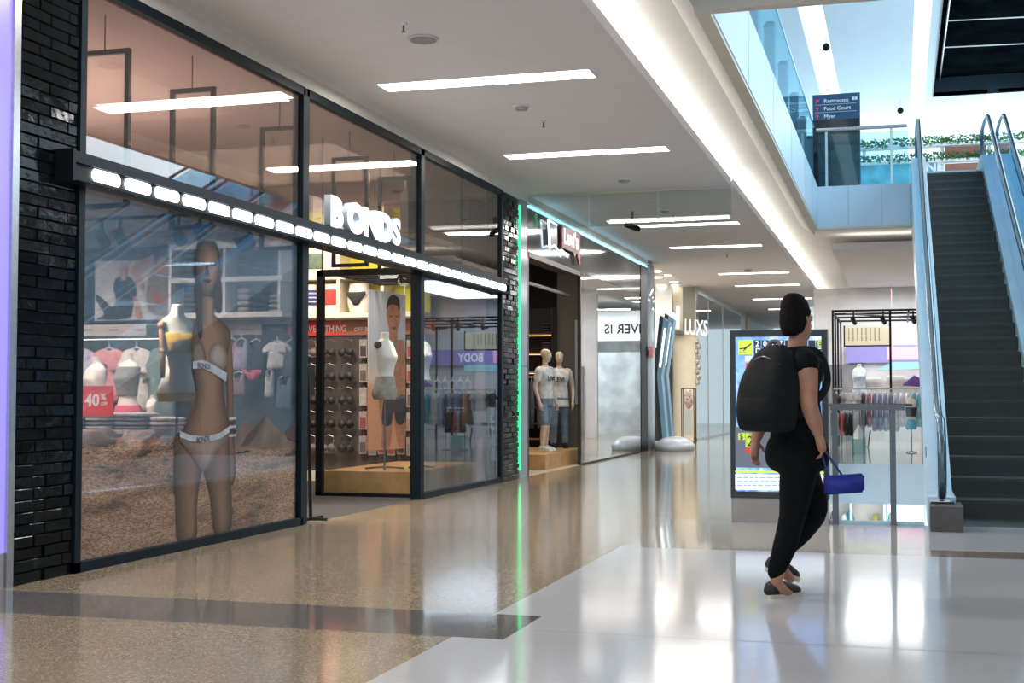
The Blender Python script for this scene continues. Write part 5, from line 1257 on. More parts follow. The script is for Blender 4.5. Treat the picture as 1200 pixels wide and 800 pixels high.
def garland(z_, label, sd, xa=-1.8, xb=3.3):
    rr = random.Random(sd); bm = bmn()
    x = xa
    while x < xb:
        for _ in range(9):
            c = V((x+rr.uniform(-.06, .06), YS-.1+rr.uniform(-.12, .1), z_+rr.uniform(-.07, .13)))
            a = V((rr.uniform(-1, 1), rr.uniform(-.6, .6), rr.uniform(-.8, .8))).normalized()*rr.uniform(.03, .06); b = a.cross(V((rr.uniform(-1, 1), 1, rr.uniform(-1, 1)))).normalized()*rr.uniform(.015, .03)
            n = a.cross(b).normalized()*.004
            vs = [bm.verts.new(c-a), bm.verts.new(c+b+n), bm.verts.new(c+a), bm.verts.new(c-b+n)]; f_ = bm.faces.new(vs); f_.material_index = 1 if rr.random() < .18 else 0
        x += .05
    tube(bm, [(xa, YS-.1, z_), (xb, YS-.1, z_)], .008, 5)
    o = obj('garland', bm, [LEAF, LEAF2]); tag(o, label, 'plant')
garland(7.08, 'upper green trailing garland on the white stall', 3); garland(6.71, 'lower green trailing garland on the white stall', 4)
o = obj('leafy_plant', (lambda bm: ([bm.faces.new([bm.verts.new(V((-2.0+random.uniform(-.2, .2), YS-.3+random.uniform(-.2, .2), Z2+.3+random.uniform(0, 1.2)))+d_) for d_ in (V((-.05, 0, 0)), V((0, .03, -.06)), V((.05, 0, .01)), V((0, -.02, .06)))]) for _ in range(160)], tube(bm, [(-2, YS-.3, Z2), (-2, YS-.3, Z2+1.3)], .02, 6), bm)[-1])(bmn()), LEAF)
tag(o, 'tall leafy plant standing at the left end of the white stall', 'plant')

# =================================================================== denim shop (second front)
PILM = mat('pilaster_blue_grey', (.26, .31, .36), .18, var=(2, .06)); FASD = mat('fascia_dark_glass', (.06, .068, .066), .10, var=(2, .1), spec=.25); BRONZE = mat('bronze_dark', (.03, .024, .02), .35)
struct('pillar_3', boxes([((XW-.3, 18.86, 0), (XW, 19.31, 1.66)), ((XW-.3, 18.86, 1.665), (XW, 19.31, 3.43)), ((XW-.3, 18.86, 3.435), (XW, 19.31, 4.16))]), PILM)
struct('trim_11', boxes([((XW-.2, 19.31, 3.42), (XW, 28.45, 4.08))]), FASD)
struct('trim_12', boxes([((XW-.2, 19.31, 4.08), (XW-.02, 29.2, 4.16))]), BRONZE)
o = obj('led_line', boxes([((XW-.02, 19.4, 4.10), (XW+.02, 29.2, 4.13))]), emit('cyan_led', (.25, .75, 1), 2.6)); tag(o, 'thin cyan light line along the top of the second shopfront', 'light')
d2 = sgroup('door_2', (XW, 19.4, 0))
struct('door_2_frame', boxes([((XW-.25, 19.31, 0), (XW+.0, 19.40, 3.42)), ((XW-.25, 19.31, 3.34), (XW, 22.85, 3.42)), ((XW-.06, 22.80, 0), (XW, 22.86, 3.42)), ((XW-.25, 19.40, 2.98), (XW-.2, 22.8, 3.03))]), BRONZE, d2)
w3 = sgroup('window_4', (XW, 25, 0))
struct('window_4_glass', boxes([((XW-.012, 22.86, .03), (XW, 28.45, 3.42))]), GL_LEV, w3)
struct('window_4_frame', boxes([((XW-.08, 28.45, 0), (XW+.01, 29.22, 4.1)), ((XW-.04, 22.86, 0), (XW+.005, 28.45, .03)), ((XW-.05, 28.1, 0), (XW-.03, 28.45, 3.42))]), BLACK, w3)
# cross wall and shelving inside
xs = P(653, 450, Y=26).x
struct('wall_denim_panel', boxes([((xs, 26.0, 0), (XW-.06, 26.1, 4.2))]), mat('grey_brown_panel', (.105, .09, .078), .6, var=(3, .1)))
xa = P(634, 450, Y=25.8).x
t = thing('denim_shelf', 'dark wall shelving with warm lit timber shelves in the denim shop doorway', 'shelf', ((xa+xs)/2, 26, 0))
obj('back', boxes([((xa-.6, 26.0, 0), (xs-.001, 26.06, 3.0))]), mat('denim_back', (.02, .018, .02), .7), t)
for x in (xa-.6, xs-.02): obj('upright', boxes([((x, 25.6, 0), (x+.02, 26.0, 3.0))]), BRONZE, t)
for i, y in enumerate((393, 415, 437, 442, 478, 497, 515)):
    zz = P(640, y, Y=25.7).z; obj('shelf', boxes([((xa-.58, 25.6, zz), (xs-.02, 26.0, zz+.03))]), WOOD, t)
    if i in (0, 1, 2): obj('shelf_light', boxes([((xa-.58, 25.61, zz-.012), (xs-.02, 25.64, zz-.002))]), emit('warm_shelf_%d' % i, (1, .55, .25), 2.0), t)
for i, (y0, y1) in enumerate(((393, 376), (415, 396), (437, 418))):
    zz = P(640, y0, Y=25.7).z+.031
    foldpile((xa+xs)/2, 25.8, zz, abs(xs-xa)*.8, .3, 4, .055, [(.03, .04, .08), (.05, .05, .06)], 'dark denim pile on the %s warm lit shelf from the top' % ORD[i])
for i in range(4):
    q = V((xa-.1+i*.17, 25.45, P(640, 446, Y=25.5).z))
    hung('hanging_jeans', q, .16, .95, fab([(.08, .10, .14), (.25, .16, .15), (.03, .035, .05), (.05, .06, .09)][i]), '%s pair of hanging jeans from the left inside the denim doorway' % ORD[i], 'clothes', [(-.5, 1), (.5, 1), (.62, .4), (.6, 0), (.08, 0), (0, .6), (-.08, 0), (-.6, 0), (-.62, .4)], (.5, -.8, 0), .05, rod=.08)
o = obj('wooden_plinth', boxes([((-7.2, 21.1, 0), (-5.62, 24.3, .25))]), WOOD, bevel=.008); tag(o, 'timber plinth under the two dressed mannequins of the denim shop', 'plinth')
o = obj('wall_poster', boxes([((P(674, 420, Y=25.97).x, 25.96, 1.05), (XW-.1, 25.99, 2.75))]), mat('grey_poster', (.30, .34, .38), .5, var=(2, .2))); tag(o, 'pale grey poster panel behind the right denim mannequin', 'poster')
# dressed mannequins
def mannequin(loc, rot, label, top, short, shoec, H=1.80, tank=False):
    k = H/1.8; c, s = math.cos(rot), math.sin(rot); L_ = V(loc)
    f_ = V((c, s, 0)); r_ = V((s, -c, 0)); z_ = V((0, 0, 1))
    def q(a, b, h): return L_+(f_*a+r_*b+z_*h)*k
    t = thing('mannequin', label, 'mannequin', loc)
    SK_ = FORMB
    bm = bmn()
    oloft(bm, [(q(0, 0, .88), .15*k, .10*k), (q(0, 0, 1.02), .14*k, .095*k), (q(0, 0, 1.14), .125*k, .09*k), (q(0.01, 0, 1.30), .165*k, .11*k), (q(0, 0, 1.42), .185*k, .09*k), (q(0, 0, 1.50), .06*k, .06*k)], f_, r_)
    limb(bm, [q(0, 0, 1.46), q(.005, 0, 1.60)], [.052*k, .05*k]); head_bm(bm, q(.02, 0, 1.685), f_, r_, k*1.0, False)
    for sg in (-1, 1):
        limb(bm, [q(0, sg*.13, 1.44), q(0, sg*.19, 1.42), q(-.02, sg*.235, 1.25), q(-.03, sg*.255, 1.11), q(.02, sg*.26, .98), q(.06, sg*.25, .86)], [.05*k, .052*k, .045*k, .038*k, .034*k, .025*k])
        hand(bm, q(.06, sg*.25, .86), (f_*.25-z_), f_, -r_*sg, .35, k)
        limb(bm, [q(0, sg*.085, .90), q(.01+.04*sg, sg*.10, .50), q(-.01+.04*sg, sg*.11, .30), q(-.02+.04*sg, sg*.11, .09)], [.085*k, .056*k, .052*k, .036*k])
    obj('body', remesh(bm, .012, 2), SK_, t, smooth=True)
    bm = bmn(); lo = .76 if tank else .92
    oloft(bm, [(q(0, 0, lo), .185*k, .14*k), (q(0, 0, 1.05), .165*k, .12*k), (q(0, 0, 1.16), .155*k, .115*k), (q(.01, 0, 1.30), .182*k, .128*k), (q(0, 0, 1.42), .195*k, .108*k), (q(0, 0, 1.48), .09*k, .075*k)], f_, r_)
    if not tank:
        for sg in (-1, 1): limb(bm, [q(0, sg*.13, 1.43), q(0, sg*.195, 1.41), q(-.01, sg*.235, 1.25)], [.06*k, .068*k, .062*k])
    obj('shirt', remesh(bm, .014, 2), fab(top), t, smooth=True)
    b0 = q(.13 if not tank else .13, -.08, 1.26)
    bm = text('LEVI', .11*k, q(.137, .11, 1.24), -r_, z_, .006, .002)
    obj('shirt_print', bm, DKC, t)
    bm = bmn()
    oloft(bm, [(q(0, 0, 1.0), .155*k, .115*k), (q(0, 0, .92), .175*k, .13*k), (q(0, 0, .82), .17*k, .125*k), (q(0, 0, .79), .13*k, .10*k)], f_, r_)
    for sg in (-1, 1):
        pts = [q(0, sg*.085, .86), q(.01+.04*sg, sg*.10, .50)]; rr_ = [.098*k, .075*k]
        if not short: pts += [q(-.01+.04*sg, sg*.11, .30), q(-.02+.04*sg, sg*.11, .10)]; rr_ += [.07*k, .062*k]
        limb(bm, pts, rr_)
    obj('jeans', remesh(bm, .014, 2), mat('denim_'+label[:5], (.16, .22, .29), .8, var=(12, .3), bump=(20, .3, .01)), t, smooth=True)
    for sg in (-1, 1):
        bm = bmn(); shoe(bm, q(-.09+.04*sg, sg*.115, .0), f_, z_, .27*k, .05*k); sole(bm, q(-.09+.04*sg, sg*.115, 0), f_, z_, .275*k, .052*k); obj('shoe', bm, shoec, t, smooth=True)
    return t
mannequin((-6.02, 22.6, .25), -.35, 'white shirted mannequin in denim shorts, left on the denim shop plinth', (.62, .60, .56), True, mat('white_shoe', (.7, .68, .66), .5), 1.80)
mannequin((-6.12, 24.0, .25), -1.25, 'mannequin in a long white tank and jeans, right on the denim shop plinth', (.66, .64, .60), False, BLACK, 1.80, True)
# shop sign: neon batwing outline and red plate
t = thing('shop_sign', 'red plate sign with a glowing white neon wing outline on the dark fascia', 'sign', (XW+.05, 21.4, 3.8))
SX = XW+.04
obj('red_plate', boxes([((SX, 21.2, 3.68), (SX+.03, 22.5, 4.07))]), mat('sign_red', (.24, .028, .022), .4, emis=(.5, .05, .03), es=.05), t)
bm = bmn(); prism(bm, [(SX, 22.28, 3.68), (SX, 22.5, 3.68), (SX, 22.5, 3.50), (SX, 22.40, 3.53)], (.03, 0, 0)); obj('red_tail', bm, bpy.data.materials['sign_red'], t)
LW = mat('sign_letter_white', (.8, .8, .8), .4, emis=(1, .95, .95), es=.3)
obj('lettering', text("Levi's", .36, (SX+.031, 21.27, 3.765), (0, 1, 0), (0, 0, 1), .012, .016, sx=1.30), LW, t)
def S_(x, y): return P(x, y, X=SX+.02)
NEON = emit('neon_white_blue', (.75, .86, 1), 3.5)
bm = bmn(); tube(bm, [S_(652.5, 263.5), S_(642.5, 257.5)]+smoothpts([S_(642.5, 257.5), S_(643.5, 275), S_(644.5, 289), S_(650, 288), S_(654.5, 295.5)], 4)[1:], .016, 8); tube(bm, smoothpts([S_(654.5, 295.5), S_(658, 293), S_(661, 296), S_(665, 300.5)], 4), .016, 8); obj('neon_outline', bm, NEON, t)
bm = flatshape([S_(642.5, 258), S_(652.5, 264), S_(653, 288), S_(644.5, 288)], (1, 0, 0), .004, 1, False); obj('wing_plate', bm, mat('wing_navy', (.05, .08, .13), .3), t)

# =================================================================== third front
struct('pillar_4', (lambda bm: (eloft(bm, [(0, XW-.25, 29.75, .30, .52), (4.2, XW-.25, 29.75, .30, .52)], 24, 0, (0, 0, 0), 3), bm)[1])(bmn()), mat('pillar_pale_gloss', (.45, .55, .62), .08, var=(1.2, .15)))
for p_ in bpy.data.objects['pillar_4'].data.polygons: p_.use_smooth = True
q = P(763, 412, X=XW+.06); o = obj('red_sticker', boxes([((q.x, q.y-.22, q.z-.12), (q.x+.006, q.y+.22, q.z+.12))]), mat('sticker_red', (.62, .04, .05), .5)); tag(o, 'small square red sticker on the pale glossy pillar', 'sticker')
YC = 36.5
struct('wall_cross', boxes([((P(789, 450, Y=YC).x, YC, 0), (XW-.001, YC+.15, 4.3))]), CREAM)
struct('trim_13', boxes([((P(800, 340, Y=YC).x, YC-.02, 3.05), (XW, YC, 4.25))]), mat('olive_grey', (.24, .24, .19), .6, var=(2, .1)))
struct('wall_cross_opening_dark', boxes([((-9.4, YC-.3, 0), (P(789.5, 450, Y=YC).x, YC-.2, 2.55))]), mat('opening_darkness', (.02, .018, .018), .5, var=(4, .3)))  # black sheet stands in for the dark depth of an opening
struct('wall_cross_upper', boxes([((-9.4, YC-.25, 2.55), (P(789.5, 450, Y=YC).x, YC-.2, 4.3))]), WHITE)
i = 0
for x, y in ((770, 318), (771, 325), (789, 317), (797, 322), (775, 334), (808, 330), (815, 336), (777, 341), (778, 348), (790, 334)):
    q = P(x, y, Z=4.295); 
    if q.x > XW-.15: q.x = XW-.2-.1*(i % 3)
    bm = bmn(); cyl(bm, q, .11, .02, 20); o = obj('downlight', bm, emit('downlight_%d' % i, (1, .93, .82), 7)); tag(o, '%s small round downlight in the third shop ceiling' % ORD[i], 'light', 'downlights in the third shop ceiling'); i += 1
# leaning chevron portals
CH = mat('chevron_black', (.015, .02, .028), .25); CHB = mat('chevron_blue', (.16, .32, .46), .2)
for j, (off, l) in enumerate(((0, 'nearer leaning black and blue chevron portal of the third shop'), (1.0, 'further leaning black and blue chevron portal of the third shop'))):
    Yc = 31.2+off; t = thing('chevron_portal', l, 'portal', P(772, 520, Y=Yc))
    def C(x, y): return P(x+off*6, y-off*2, Y=Yc)
    bm = bmn(); prism(bm, [C(773, 369), C(777.5, 372), C(770, 441), C(777, 523), C(773, 524), C(765.5, 441)], (0, .35, 0)); obj('black_limb', bm, CH, t)
    bm = bmn(); prism(bm, [C(777.5, 372), C(784, 377), C(775, 441), C(782, 521), C(777, 523), C(770, 441)], (0, .35, 0)); obj('blue_limb', bm, CHB, t)
    bm = bmn(); prism(bm, [C(778.5, 384), C(780.5, 385), C(774.5, 430), C(772.5, 430)], (0, -.012, 0)); obj('lamp_strip', bm, emit('chevron_lamp_%d' % j, (1, .95, .85), 2.5), t)
# white rounded plinth
q = P(777, 526, Z=.12); bm = bmn(); eloft(bm, [(0, 0, 0, .42, .75), (.12, 0, 0, .44, .78), (.26, 0, 0, .28, .6), (.30, 0, 0, .10, .3)], 32, 0, (-4.92, 29.9, 0), 2); o = obj('curved_plinth', bm, mat('plinth_white', (.62, .70, .76), .2), smooth=True); tag(o, 'low white rounded plinth at the third shop entrance', 'plinth')
# lettering
t = thing('shop_sign', 'white lettering high in the third shopfront', 'sign', P(805, 378, Y=YC-.05))
obj('lettering', text('LUXS', .60, P(802, 391, Y=YC-.06), (1, 0, -.10), (.02, 0, 1), .04, .008, sx=.46), mat('lux_white', (.8, .8, .8), .4, emis=(1, 1, 1), es=.3), t)
obj('lettering', text('al', .85, P(785, 383, Y=YC-.35), (.8, -.3, -.12), (0, 0, 1), .06, .03, sx=.62), bpy.data.materials['lux_white'], t)
obj('bracket', boxes([((P(792, 388, Y=YC-.2).x, YC-.4, P(792, 392, Y=YC-.2).z), (P(800, 388, Y=YC-.2).x, YC-.05, P(792, 388, Y=YC-.2).z))]), DARKSTEEL, t)
# display stand with hanging trinkets
q0, q1 = P(799, 521, Y=34.2), P(813, 455, Y=34.2); x0, x1, z1 = q0.x, q1.x, q1.z
t = thing('display_stand', 'slim black wire display stand with a patterned bust at the third shop entrance', 'stand', ((x0+x1)/2, 34.35, 0))
bm = bmn()
for x in (x0, x1):
    for y in (34.2, 34.5): tube(bm, [(x, y, 0), (x, y, z1)], .014, 6)
for zz in (.02, z1):
    for y in (34.2, 34.5): tube(bm, [(x0, y, zz), (x1, y, zz)], .014, 6)
    for x in (x0, x1): tube(bm, [(x, 34.2, zz), (x, 34.5, zz)], .014, 6)
obj('wire_frame', bm, BLACK, t)
bm = bmn(); ball(bm, ((x0+x1)/2, 34.35, z1-.28), .12, .10, .26, 16, 12); obj('patterned_bust', bm, mat('bust_pattern', (.5, .4, .36), .6, var=(26, .8, (.03, .03, .03))), t, smooth=True)
obj('pale_panel', boxes([((x0+.06, 34.3, .22), (x1-.05, 34.33, z1-.55))]), mat('stand_panel', (.55, .6, .56), .4), t)
bm = bmn()
for k in range(9): ball(bm, ((x0+x1)/2-.05+.05*(k % 2), YC-.25, 1.6+k*.14), .07, .07, .08, 10, 6)
tube(bm, [((x0+x1)/2-.02, YC-.25, 1.5), ((x0+x1)/2-.02, YC-.25, 4.3)], .006, 5)
o = obj('hanging_chain', bm, mat('chain_pattern', (.4, .36, .3), .4, var=(20, .8, (.05, .05, .04))), smooth=True); tag(o, 'patterned hanging chain ornament above the wire display stand', 'ornament')
# glazing along the rest of the arcade
w5 = sgroup('window_5', (XW, 41, 0))
struct('window_5_glass', boxes([((XW-.012, a, .05), (XW, b, 4.1)) for a, b in ((YC+.16, 39.0), (39.06, 42.4), (42.46, 47.5))]), glass('arcade_glass', (.75, .88, .92), .12, 1.3), w5)
struct('window_5_frame', boxes([((XW-.04, y-.03, 0), (XW+.01, y+.03, 4.15)) for y in (YC+.13, 39.03, 42.43, 47.53)]+[((XW-.04, YC+.1, 4.1), (XW+.01, 60, 4.3)), ((XW-.04, YC+.1, 0), (XW+.01, 47.5, .05))]), mat('pale_steel_frame', (.42, .48, .48), .3, metal=.4), w5)
a, b = P(857, 386, Y=49), P(875, 357, Y=49); struct('trim_14', boxes([((XW-.001, 49, a.z), (b.x, 49.4, min(b.z, ZC-.01)))]), mat('timber_bulkhead', (.55, .34, .18), .5, var=(3, .1)))
struct('wall_left_far', boxes([((XW-.3, 47.6, 0), (XW-.001, 60, 4.3))]), mat('far_pale', (.62, .7, .72), .5, var=(2, .1)))

# =================================================================== fashion shop beyond the void
t = thing('portal_frame', 'black square tube portal frame of the fashion shop beyond the void', 'frame', (0, 33, 0))
for j, y in enumerate((31.0, 32.2, 33.6, 35.2)):
    b = .022
    h = 3.18
    for x in (-1.46, 1.7): obj('upright', boxes([((x-b, y-b, 0), (x+b, y+b, h))]), BLACK, t)
    obj('beam', boxes([((-1.46, y-b, h-2*b), (1.7, y+b, h))]), BLACK, t)
for x in (-1.46, .2, 1.7): obj('long_beam', boxes([((x-.02, 31, 3.10), (x+.02, 35.2, 3.14))]), BLACK, t)
bm = bmn(); tube(bm, [(-1.2, 31.05, 3.1), (1.6, 35.1, 3.1)], .02, 6); obj('cross_brace', bm, BLACK, t)
obj('mid_upright', boxes([((-.225, 30.98, 0), (-.175, 31.03, 3.18))]), BLACK, t)
for i, x in enumerate((-1.0, -.35, .3)):
    s = thing('spotlight', ['left', 'middle', 'right'][i]+' black spotlight on the front beam of the portal frame', 'light', (x, 31.0, 3.1))
    bm = bmn(); tube(bm, [(x, 31.02, 3.13), (x, 31.0, 3.0)], .02, 6); tube(bm, [(x-.02, 30.92, 2.98), (x+.03, 31.12, 2.88)], .05, 10); obj('can', bm, BLACK, s)
t = thing('list_board', 'cream board with rows of thin vertical print hanging in the portal frame', 'sign', (-.72, 32, 2.6))
c0, c1 = P(990, 383, Y=32), P(1043, 404, Y=32)
obj('board', boxes([((c0.x, 32, c1.z), (c1.x, 32.04, c0.z))]), mat('board_cream', (.74, .68, .48), .5, emis=(1, .93, .66), es=.25), t)
obj('border', boxes([((c0.x, 31.99, c1.z-.03), (c1.x, 32.05, c1.z)), ((c0.x-.03, 31.99, c1.z-.03), (c0.x, 32.05, c0.z+.03)), ((c1.x, 31.99, c1.z-.03), (c1.x+.03, 32.05, c0.z+.03))]), BLACK, t)
bm = bmn()
for k in range(8):
    x = c0.x+.08+k*.098
    for m_ in range(7): box(bm, (x, 31.994, c0.z-.06-m_*.044), (x+.022, 31.999, c0.z-.03-m_*.044))
obj('print', bm, mat('board_ink', (.25, .2, .12), .6), t)
# rails and clothes
def rail(x0, x1, y, z, label, r_=.016):
    t = thing('clothes_rail', label, 'rail', ((x0+x1)/2, y, 0)); bm = bmn()
    tube(bm, [(x0, y, z), (x1, y, z)], r_, 8); obj('bar', bm, STEEL, t)
    bm = bmn()
    for x in (x0, x1): tube(bm, [(x, y, 0), (x, y, z)], r_*.8, 6)
    tube(bm, [(x0, y-.25, .012), (x0, y+.25, .012)], .012, 6); tube(bm, [(x1, y-.25, .012), (x1, y+.25, .012)], .012, 6); obj('leg', bm, DARKSTEEL, t)
rail(-1.44, .45, 30.6, 1.385, 'long steel clothes rail in front of the portal frame')
cols = [(.10, .10, .12), (.42, .40, .40), (.70, .72, .74), (.72, .73, .75), (.55, .52, .6), (.08, .08, .1), (.45, .18, .24), (.22, .25, .38), (.28, .30, .46), (.32, .34, .5), (.24, .26, .4), (.60, .62, .68), (.74, .74, .76), (.7, .72, .72), (.16, .42, .48), (.25, .55, .62)]
DRS = [(-.22, 1), (-.3, .8), (-.24, .62), (-.42, 0), (0, -.02), (.42, 0), (.24, .62), (.3, .8), (.22, 1), (0, .95)]
CN = ['dark grey', 'mid grey', 'white', 'off-white', 'pale lilac', 'black', 'dusty red', 'slate blue', 'periwinkle', 'soft violet blue', 'indigo', 'pale blue', 'plain white', 'cool white', 'teal', 'aqua']
for k, c in enumerate(cols):
    x = -1.38+k*.118; L_ = (.35 if k in (0, 1) else .42 if k in (2, 3, 4) else .85 if 7 <= k <= 11 else .75)
    hung('hanging_garment', (x, 30.6, 1.30), .34, L_, fab(c), '%s garment, %s along the long rail before the portal frame' % (CN[k], ORD[k]), 'clothes', DRS if k > 4 else TSH, (.35, -1, 0) if k not in (2, 3) else (1, -.2, 0), .035, rod=.075)
rail(-1.40, -.95, 28.4, .95, 'short low clothes rail at the left before the fashion shop', .012)
for k, (c, n_) in enumerate(zip([(.12, .10, .10), (.45, .40, .36), (.5, .10, .10), (.03, .03, .03), (.02, .02, .025)], ['brown', 'beige', 'red', 'black', 'dark navy'])):
    hung('hanging_garment', (-1.36+k*.09, 28.4, .88), .30, .48, fab(c), '%s garment on the short low rail beside the screen' % n_, 'clothes', DRS, (.3, -1, 0), .03, rod=.06)
AQ = mat('aqua_box', (.42, .68, .68), .35, var=(3, .1))
o = obj('display_block', boxes([((-1.02, 29.4, 0), (-.72, 29.8, .30))]), AQ, bevel=.01); tag(o, 'aqua display block on the floor of the fashion shop', 'block')
bm = bmn(); bmesh.ops.create_cone(bm, cap_ends=True, segments=4, radius1=.16, radius2=.01, depth=.3, matrix=Matrix.Translation((-.87, 29.6, .451))); o = obj('folded_tent_card', bm, WHITE); tag(o, 'white pointed card on the aqua display block', 'card')
t = thing('display_table', 'white oval display table in the middle of the fashion shop', 'table', (-.45, 32.6, 0))
bm = bmn(); eloft(bm, [(.42, 0, 0, .42, .3), (.46, 0, 0, .42, .3)], 28, 0, (-.45, 32.6, 0), 2); obj('top', bm, WHITE, t)
for sx_ in (-.3, .3): bm = bmn(); tube(bm, [(-.45+sx_, 32.6, 0), (-.45+sx_*.8, 32.6, .42)], .02, 8); obj('leg', bm, DARKSTEEL, t)
for k in range(4):
    foldpile(-.72+k*.18, 32.6, .461, .15, .2, 3, .03, [[(.5, .5, .6)], [(.2, .18, .16)], [(.62, .6, .6)], [(.3, .28, .4)]][k], '%s small folded pile from the left on the oval table' % ORD[k])
t = thing('teal_form', 'teal draped dress form on a pole beside the escalator', 'mannequin', (.22, 29.8, 0))
obj('body', form_bm((.22, 29.8, .72), .5, PI), FORM, t, smooth=True); obj('cloth', form_bm((.22, 29.8, .50), .72, PI, 0, .62, -.03), fab((.03, .33, .50)), t, smooth=True); stand(t, (.22, 29.8, .6), 0, .12)
obj('bag', (lambda bm: (puff(bm, [(.12, 29.6, .78), (.32, 29.6, .78), (.34, 29.6, .98), (.10, 29.6, .98)], (0, -1, 0), .04), bm)[1])(bmn()), fab((.02, .02, .03)), t)
# back of that shop
struct('wall_fashion_back', boxes([((-2.3, 38.0, 0), (6, 38.15, ZC-.035))]), mat('fashion_wall', (.62, .61, .62), .7, var=(2, .08)))
struct('wall_fashion_grey', boxes([((-1.9, 37.9, 0), (-.95, 37.99, 2.1))]), mat('fashion_grey_panel', (.20, .20, .22), .6, var=(3, .2)))
t = thing('band_sign', 'purple band with white capital lettering at the back of the fashion shop', 'sign', (.1, 37.9, 2.4))
obj('band', boxes([((-1.45, 37.84, 2.15), (2.9, 37.9, 2.62))]), mat('purple_band', (.20, .18, .42), .5, emis=(.3, .26, .6), es=.3), t)
obj('lettering', text('BODY', .36, (1.15, 37.835, 2.26), (1, 0, 0), (0, 0, 1), .01, .008, sx=.8), LW, t)
o = obj('pink_board', boxes([((-.32, 36.9, 2.2), (.55, 36.95, 2.55)), ((-.2, 36.92, 2.55), (-.19, 36.93, ZC-.03)), ((.42, 36.92, 2.55), (.43, 36.93, ZC-.03))]), mat('pink_board', (.75, .35, .45), .5, emis=(1, .45, .6), es=.25)); tag(o, 'soft pink hanging board deep in the fashion shop', 'sign')
bm = bmn(); prism(bm, [(-.6, 36.2, 1.9), (-.2, 36.2, 2.12), (1.2, 36.2, 2.12), (1.2, 36.2, 1.95)], (0, .5, 0)); o = obj('aqua_canopy', bm, mat('aqua_canopy', (.35, .66, .70), .4)); tag(o, 'sloping aqua canopy deep in the fashion shop', 'canopy')
for i, (x, zz) in enumerate(((-.75, 1.7), (-.1, 1.75), (.35, 1.7))):
    o = obj('wall_shelf', boxes([((x-.25, 37.6, zz), (x+.25, 37.9, zz+.04))]), WHITE); tag(o, '%s small white shelf from the left on the back wall of the fashion shop' % ORD[i], 'shelf')
dressed_q = V((-.85, 33.2, 0))
t = thing('dress_form', 'pale blue dressed form standing behind the long rail in the fashion shop', 'mannequin', dressed_q)
obj('body', form_bm((-.95, 33.2, 1.25), .75, PI), FORM, t, smooth=True); obj('dress', form_bm((-.95, 33.2, 1.22), .76, PI, 0, .82, .02), fab((.50, .56, .66)), t, smooth=True); stand(t, (-.95, 33.2, 1.27), 0, .2)
bm = bmn(); puff(bm, [(.05, 30.3, 1.45), (.5, 30.3, 1.42), (.55, 30.3, 1.55), (.3, 30.3, 1.68), (.1, 30.3, 1.52)], (0, -1, 0), .06); o = obj('purple_scarf', bm, fab((.22, .10, .42)), smooth=True); tag(o, 'purple bundle lying on top of the long rail at its right end', 'scarf')
# further shop with a white fascia, seen past the frame and in the glass reflections
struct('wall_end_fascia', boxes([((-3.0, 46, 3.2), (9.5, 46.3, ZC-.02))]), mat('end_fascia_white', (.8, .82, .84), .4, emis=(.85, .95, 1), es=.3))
t = thing('shop_sign', 'black lettering on the white fascia at the end of the mall', 'sign', (-1.5, 45.98, 3.6))
obj('lettering', text('RIVER IS', .46, (-2.4, 45.985, 3.45), (1, 0, 0), (0, 0, 1), .02, .006), BLACK, t)
struct('wall_end_glow', boxes([((-3.0, 46.6, 0), (9.5, 46.7, 3.2))]), mat('end_shop_wall', (.6, .66, .7), .6, var=(1.5, .3)))

# =================================================================== lower storey goods
t = thing('display_shelf', 'pale shelf of the lower storey shop glimpsed under the floor edge', 'shelf', (-.4, 29.9, -5))
obj('board', boxes([((-3, 29.6, -1.72), (4, 30.19, -1.68))]), WHITE, t)
for x in (-1.05, -.35, .5): obj('upright', boxes([((x-.03, 29.62, -5), (x+.03, 30.19, -.65))]), mat('lower_upright_%d' % int(x*10), (.5, .5, .5), .5), t)
obj('backlit_panel', boxes([((-.30, 30.12, -1.67), (.46, 30.18, -.8))]), mat('lower_lit', (.6, .75, .72), .5, emis=(.7, 1, .95), es=.7), t)
for i, (x, w, h, c, l) in enumerate(((-1.42, .16, .40, (.02, .05, .12), 'navy boot leftmost on the lower storey shelf'), (-1.20, .14, .34, (.66, .62, .58), 'white shoe beside the navy boot on the lower shelf'), (-1.08, .16, .42, (.03, .25, .32), 'teal bag on the lower storey shelf'),
        (-.55, .16, .36, (.32, .27, .04), 'olive yellow bag on the lower storey shelf'), (-.22, .14, .38, (.20, .42, .38), 'sea green bag on the lower storey shelf'), (.02, .26, .16, (.66, .6, .2), 'pale yellow shoe on the lower storey shelf'), (.28, .22, .2, (.05, .25, .24), 'dark green shoe at the right of the lower storey shelf'))):
    bm = bmn()
    if h > .3: puff(bm, [V((x+w*a, 29.85, -1.679+h*b)) for a, b in ((-.5, 0), (.5, 0), (.55, .4), (.4, .85), (.2, 1), (-.2, 1), (-.4, .85), (-.55, .4))], (0, -1, 0), .07)
    else: shoe(bm, V((x-w/2, 29.85, -1.69)), V((1, 0, 0)), V((0, 0, 1)), w*1.1, .06)
    o = obj('bag' if h > .3 else 'shoe', bm, fab(c), smooth=True); tag(o, l, 'bag' if h > .3 else 'shoe')
# =================================================================== LIGHT
W = bpy.data.worlds.new('world'); S.world = W; W.use_nodes = True
bg = W.node_tree.nodes['Background']
bg.inputs['Color'].default_value = (.62, .83, 1, 1); bg.inputs['Strength'].default_value = 1.5
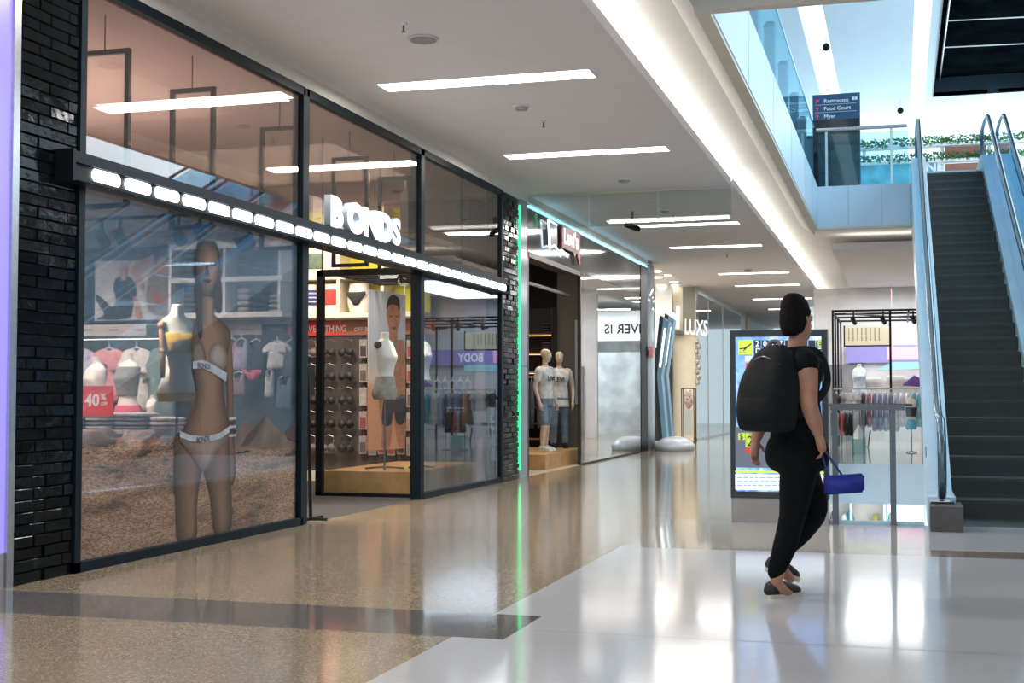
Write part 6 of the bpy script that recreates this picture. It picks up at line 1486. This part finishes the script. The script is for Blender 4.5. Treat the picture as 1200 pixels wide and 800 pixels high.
# daylight coming in over the atrium, the lamps of the place, and added fill on the right
light('atrium_daylight', (6.5, 20, 9.2), 8, 1300, (.74, .90, 1), (0, math.radians(35), 0), 30)
light('upper_daylight', (1, 40.5, 8), 8, 160, (.80, .93, 1), (math.radians(-80), 0, 0), 4)
for y in (4, 8.1, 12.15, 16.1, 23.4, 27, 33, 40): light('strip_lamp', (-3.8, y, ZC-.03), 2.1, 62, (1, .965, .95), (0, 0, 0), .3)
for y in (2, 7, 12, 17, 22, 28, 34): light('arcade_fill_light', (6.4, y, ZC+.05), 2.2, 60, (.97, .97, 1), (0, 0, 0), .1)  # unseen fill added over the right side to raise the ambient light
for x, y in ((-7.6, 11.0), (-9.5, 11.3)): light('display_lamp', (x, y, 3.05), 1.6, 130, (1, .88, .78), (0, 0, 0), 2.0)
light('shop_lamp', (-7.6, 15.6, 4.2), 2.4, 120, (1, .80, .66), (0, 0, 0), 2.6)
light('shop_lamp_high', (-8.5, 11, 4.3), 3, 190, (1, .80, .72), (0, 0, 0), 4)
spot('form_spot', (-6.6, 9.0, 3.05), (-5.9, 10.1, 1.6), 900, (1, .88, .70), 26)
spot('poster_spot', (-5.9, 15.0, 2.66), (-6.6, 16.6, 1.6), 60, (1, .80, .64), 70)
spot('bust_spot', (-5.9, 15.0, 2.68), (-5.76, 15.6, 1.8), 170, (1, .85, .70), 50)
spot('rack_spot', (-7.4, 14.8, 3.9), (-7.9, 17.7, 2.4), 80, (1, .82, .66), 75)
spot('rack_spot_low', (-7.3, 15.2, 3.6), (-8.0, 17.7, 1.2), 110, (1, .82, .68), 60)
light('denim_lamp', (-6.6, 22.6, 4.1), 1.4, 60, (1, .84, .66), (0, 0, 0), 2.4)
light('third_shop_lamp', (-7.2, 33.0, 4.2), 3, 170, (1, .93, .82), (0, 0, 0), 5)
light('fashion_lamp', (.2, 34, 4.1), 3.0, 290, (.93, .97, 1), (0, 0, 0), 6)
light('end_shop_lamp', (1, 44.5, 4.2), 6, 260, (.9, .97, 1), (0, 0, 0), .12)
light('lower_lamp', (-.2, 27, -1.0), 3, 150, (.92, .98, 1), (math.radians(35), 0, 0), 2)
S.view_settings.view_transform = 'Standard'; S.view_settings.look = 'None'; S.view_settings.gamma = 1
S.view_settings.use_curve_mapping = False; S.view_settings.exposure = 0.45
S.cycles.max_bounces = 8; S.cycles.transparent_max_bounces = 16; S.cycles.glossy_bounces = 5; S.cycles.diffuse_bounces = 4
S.cycles.use_denoising = True; S.cycles.sample_clamp_indirect = 6
S.cycles.caustics_reflective = False; S.cycles.caustics_refractive = False
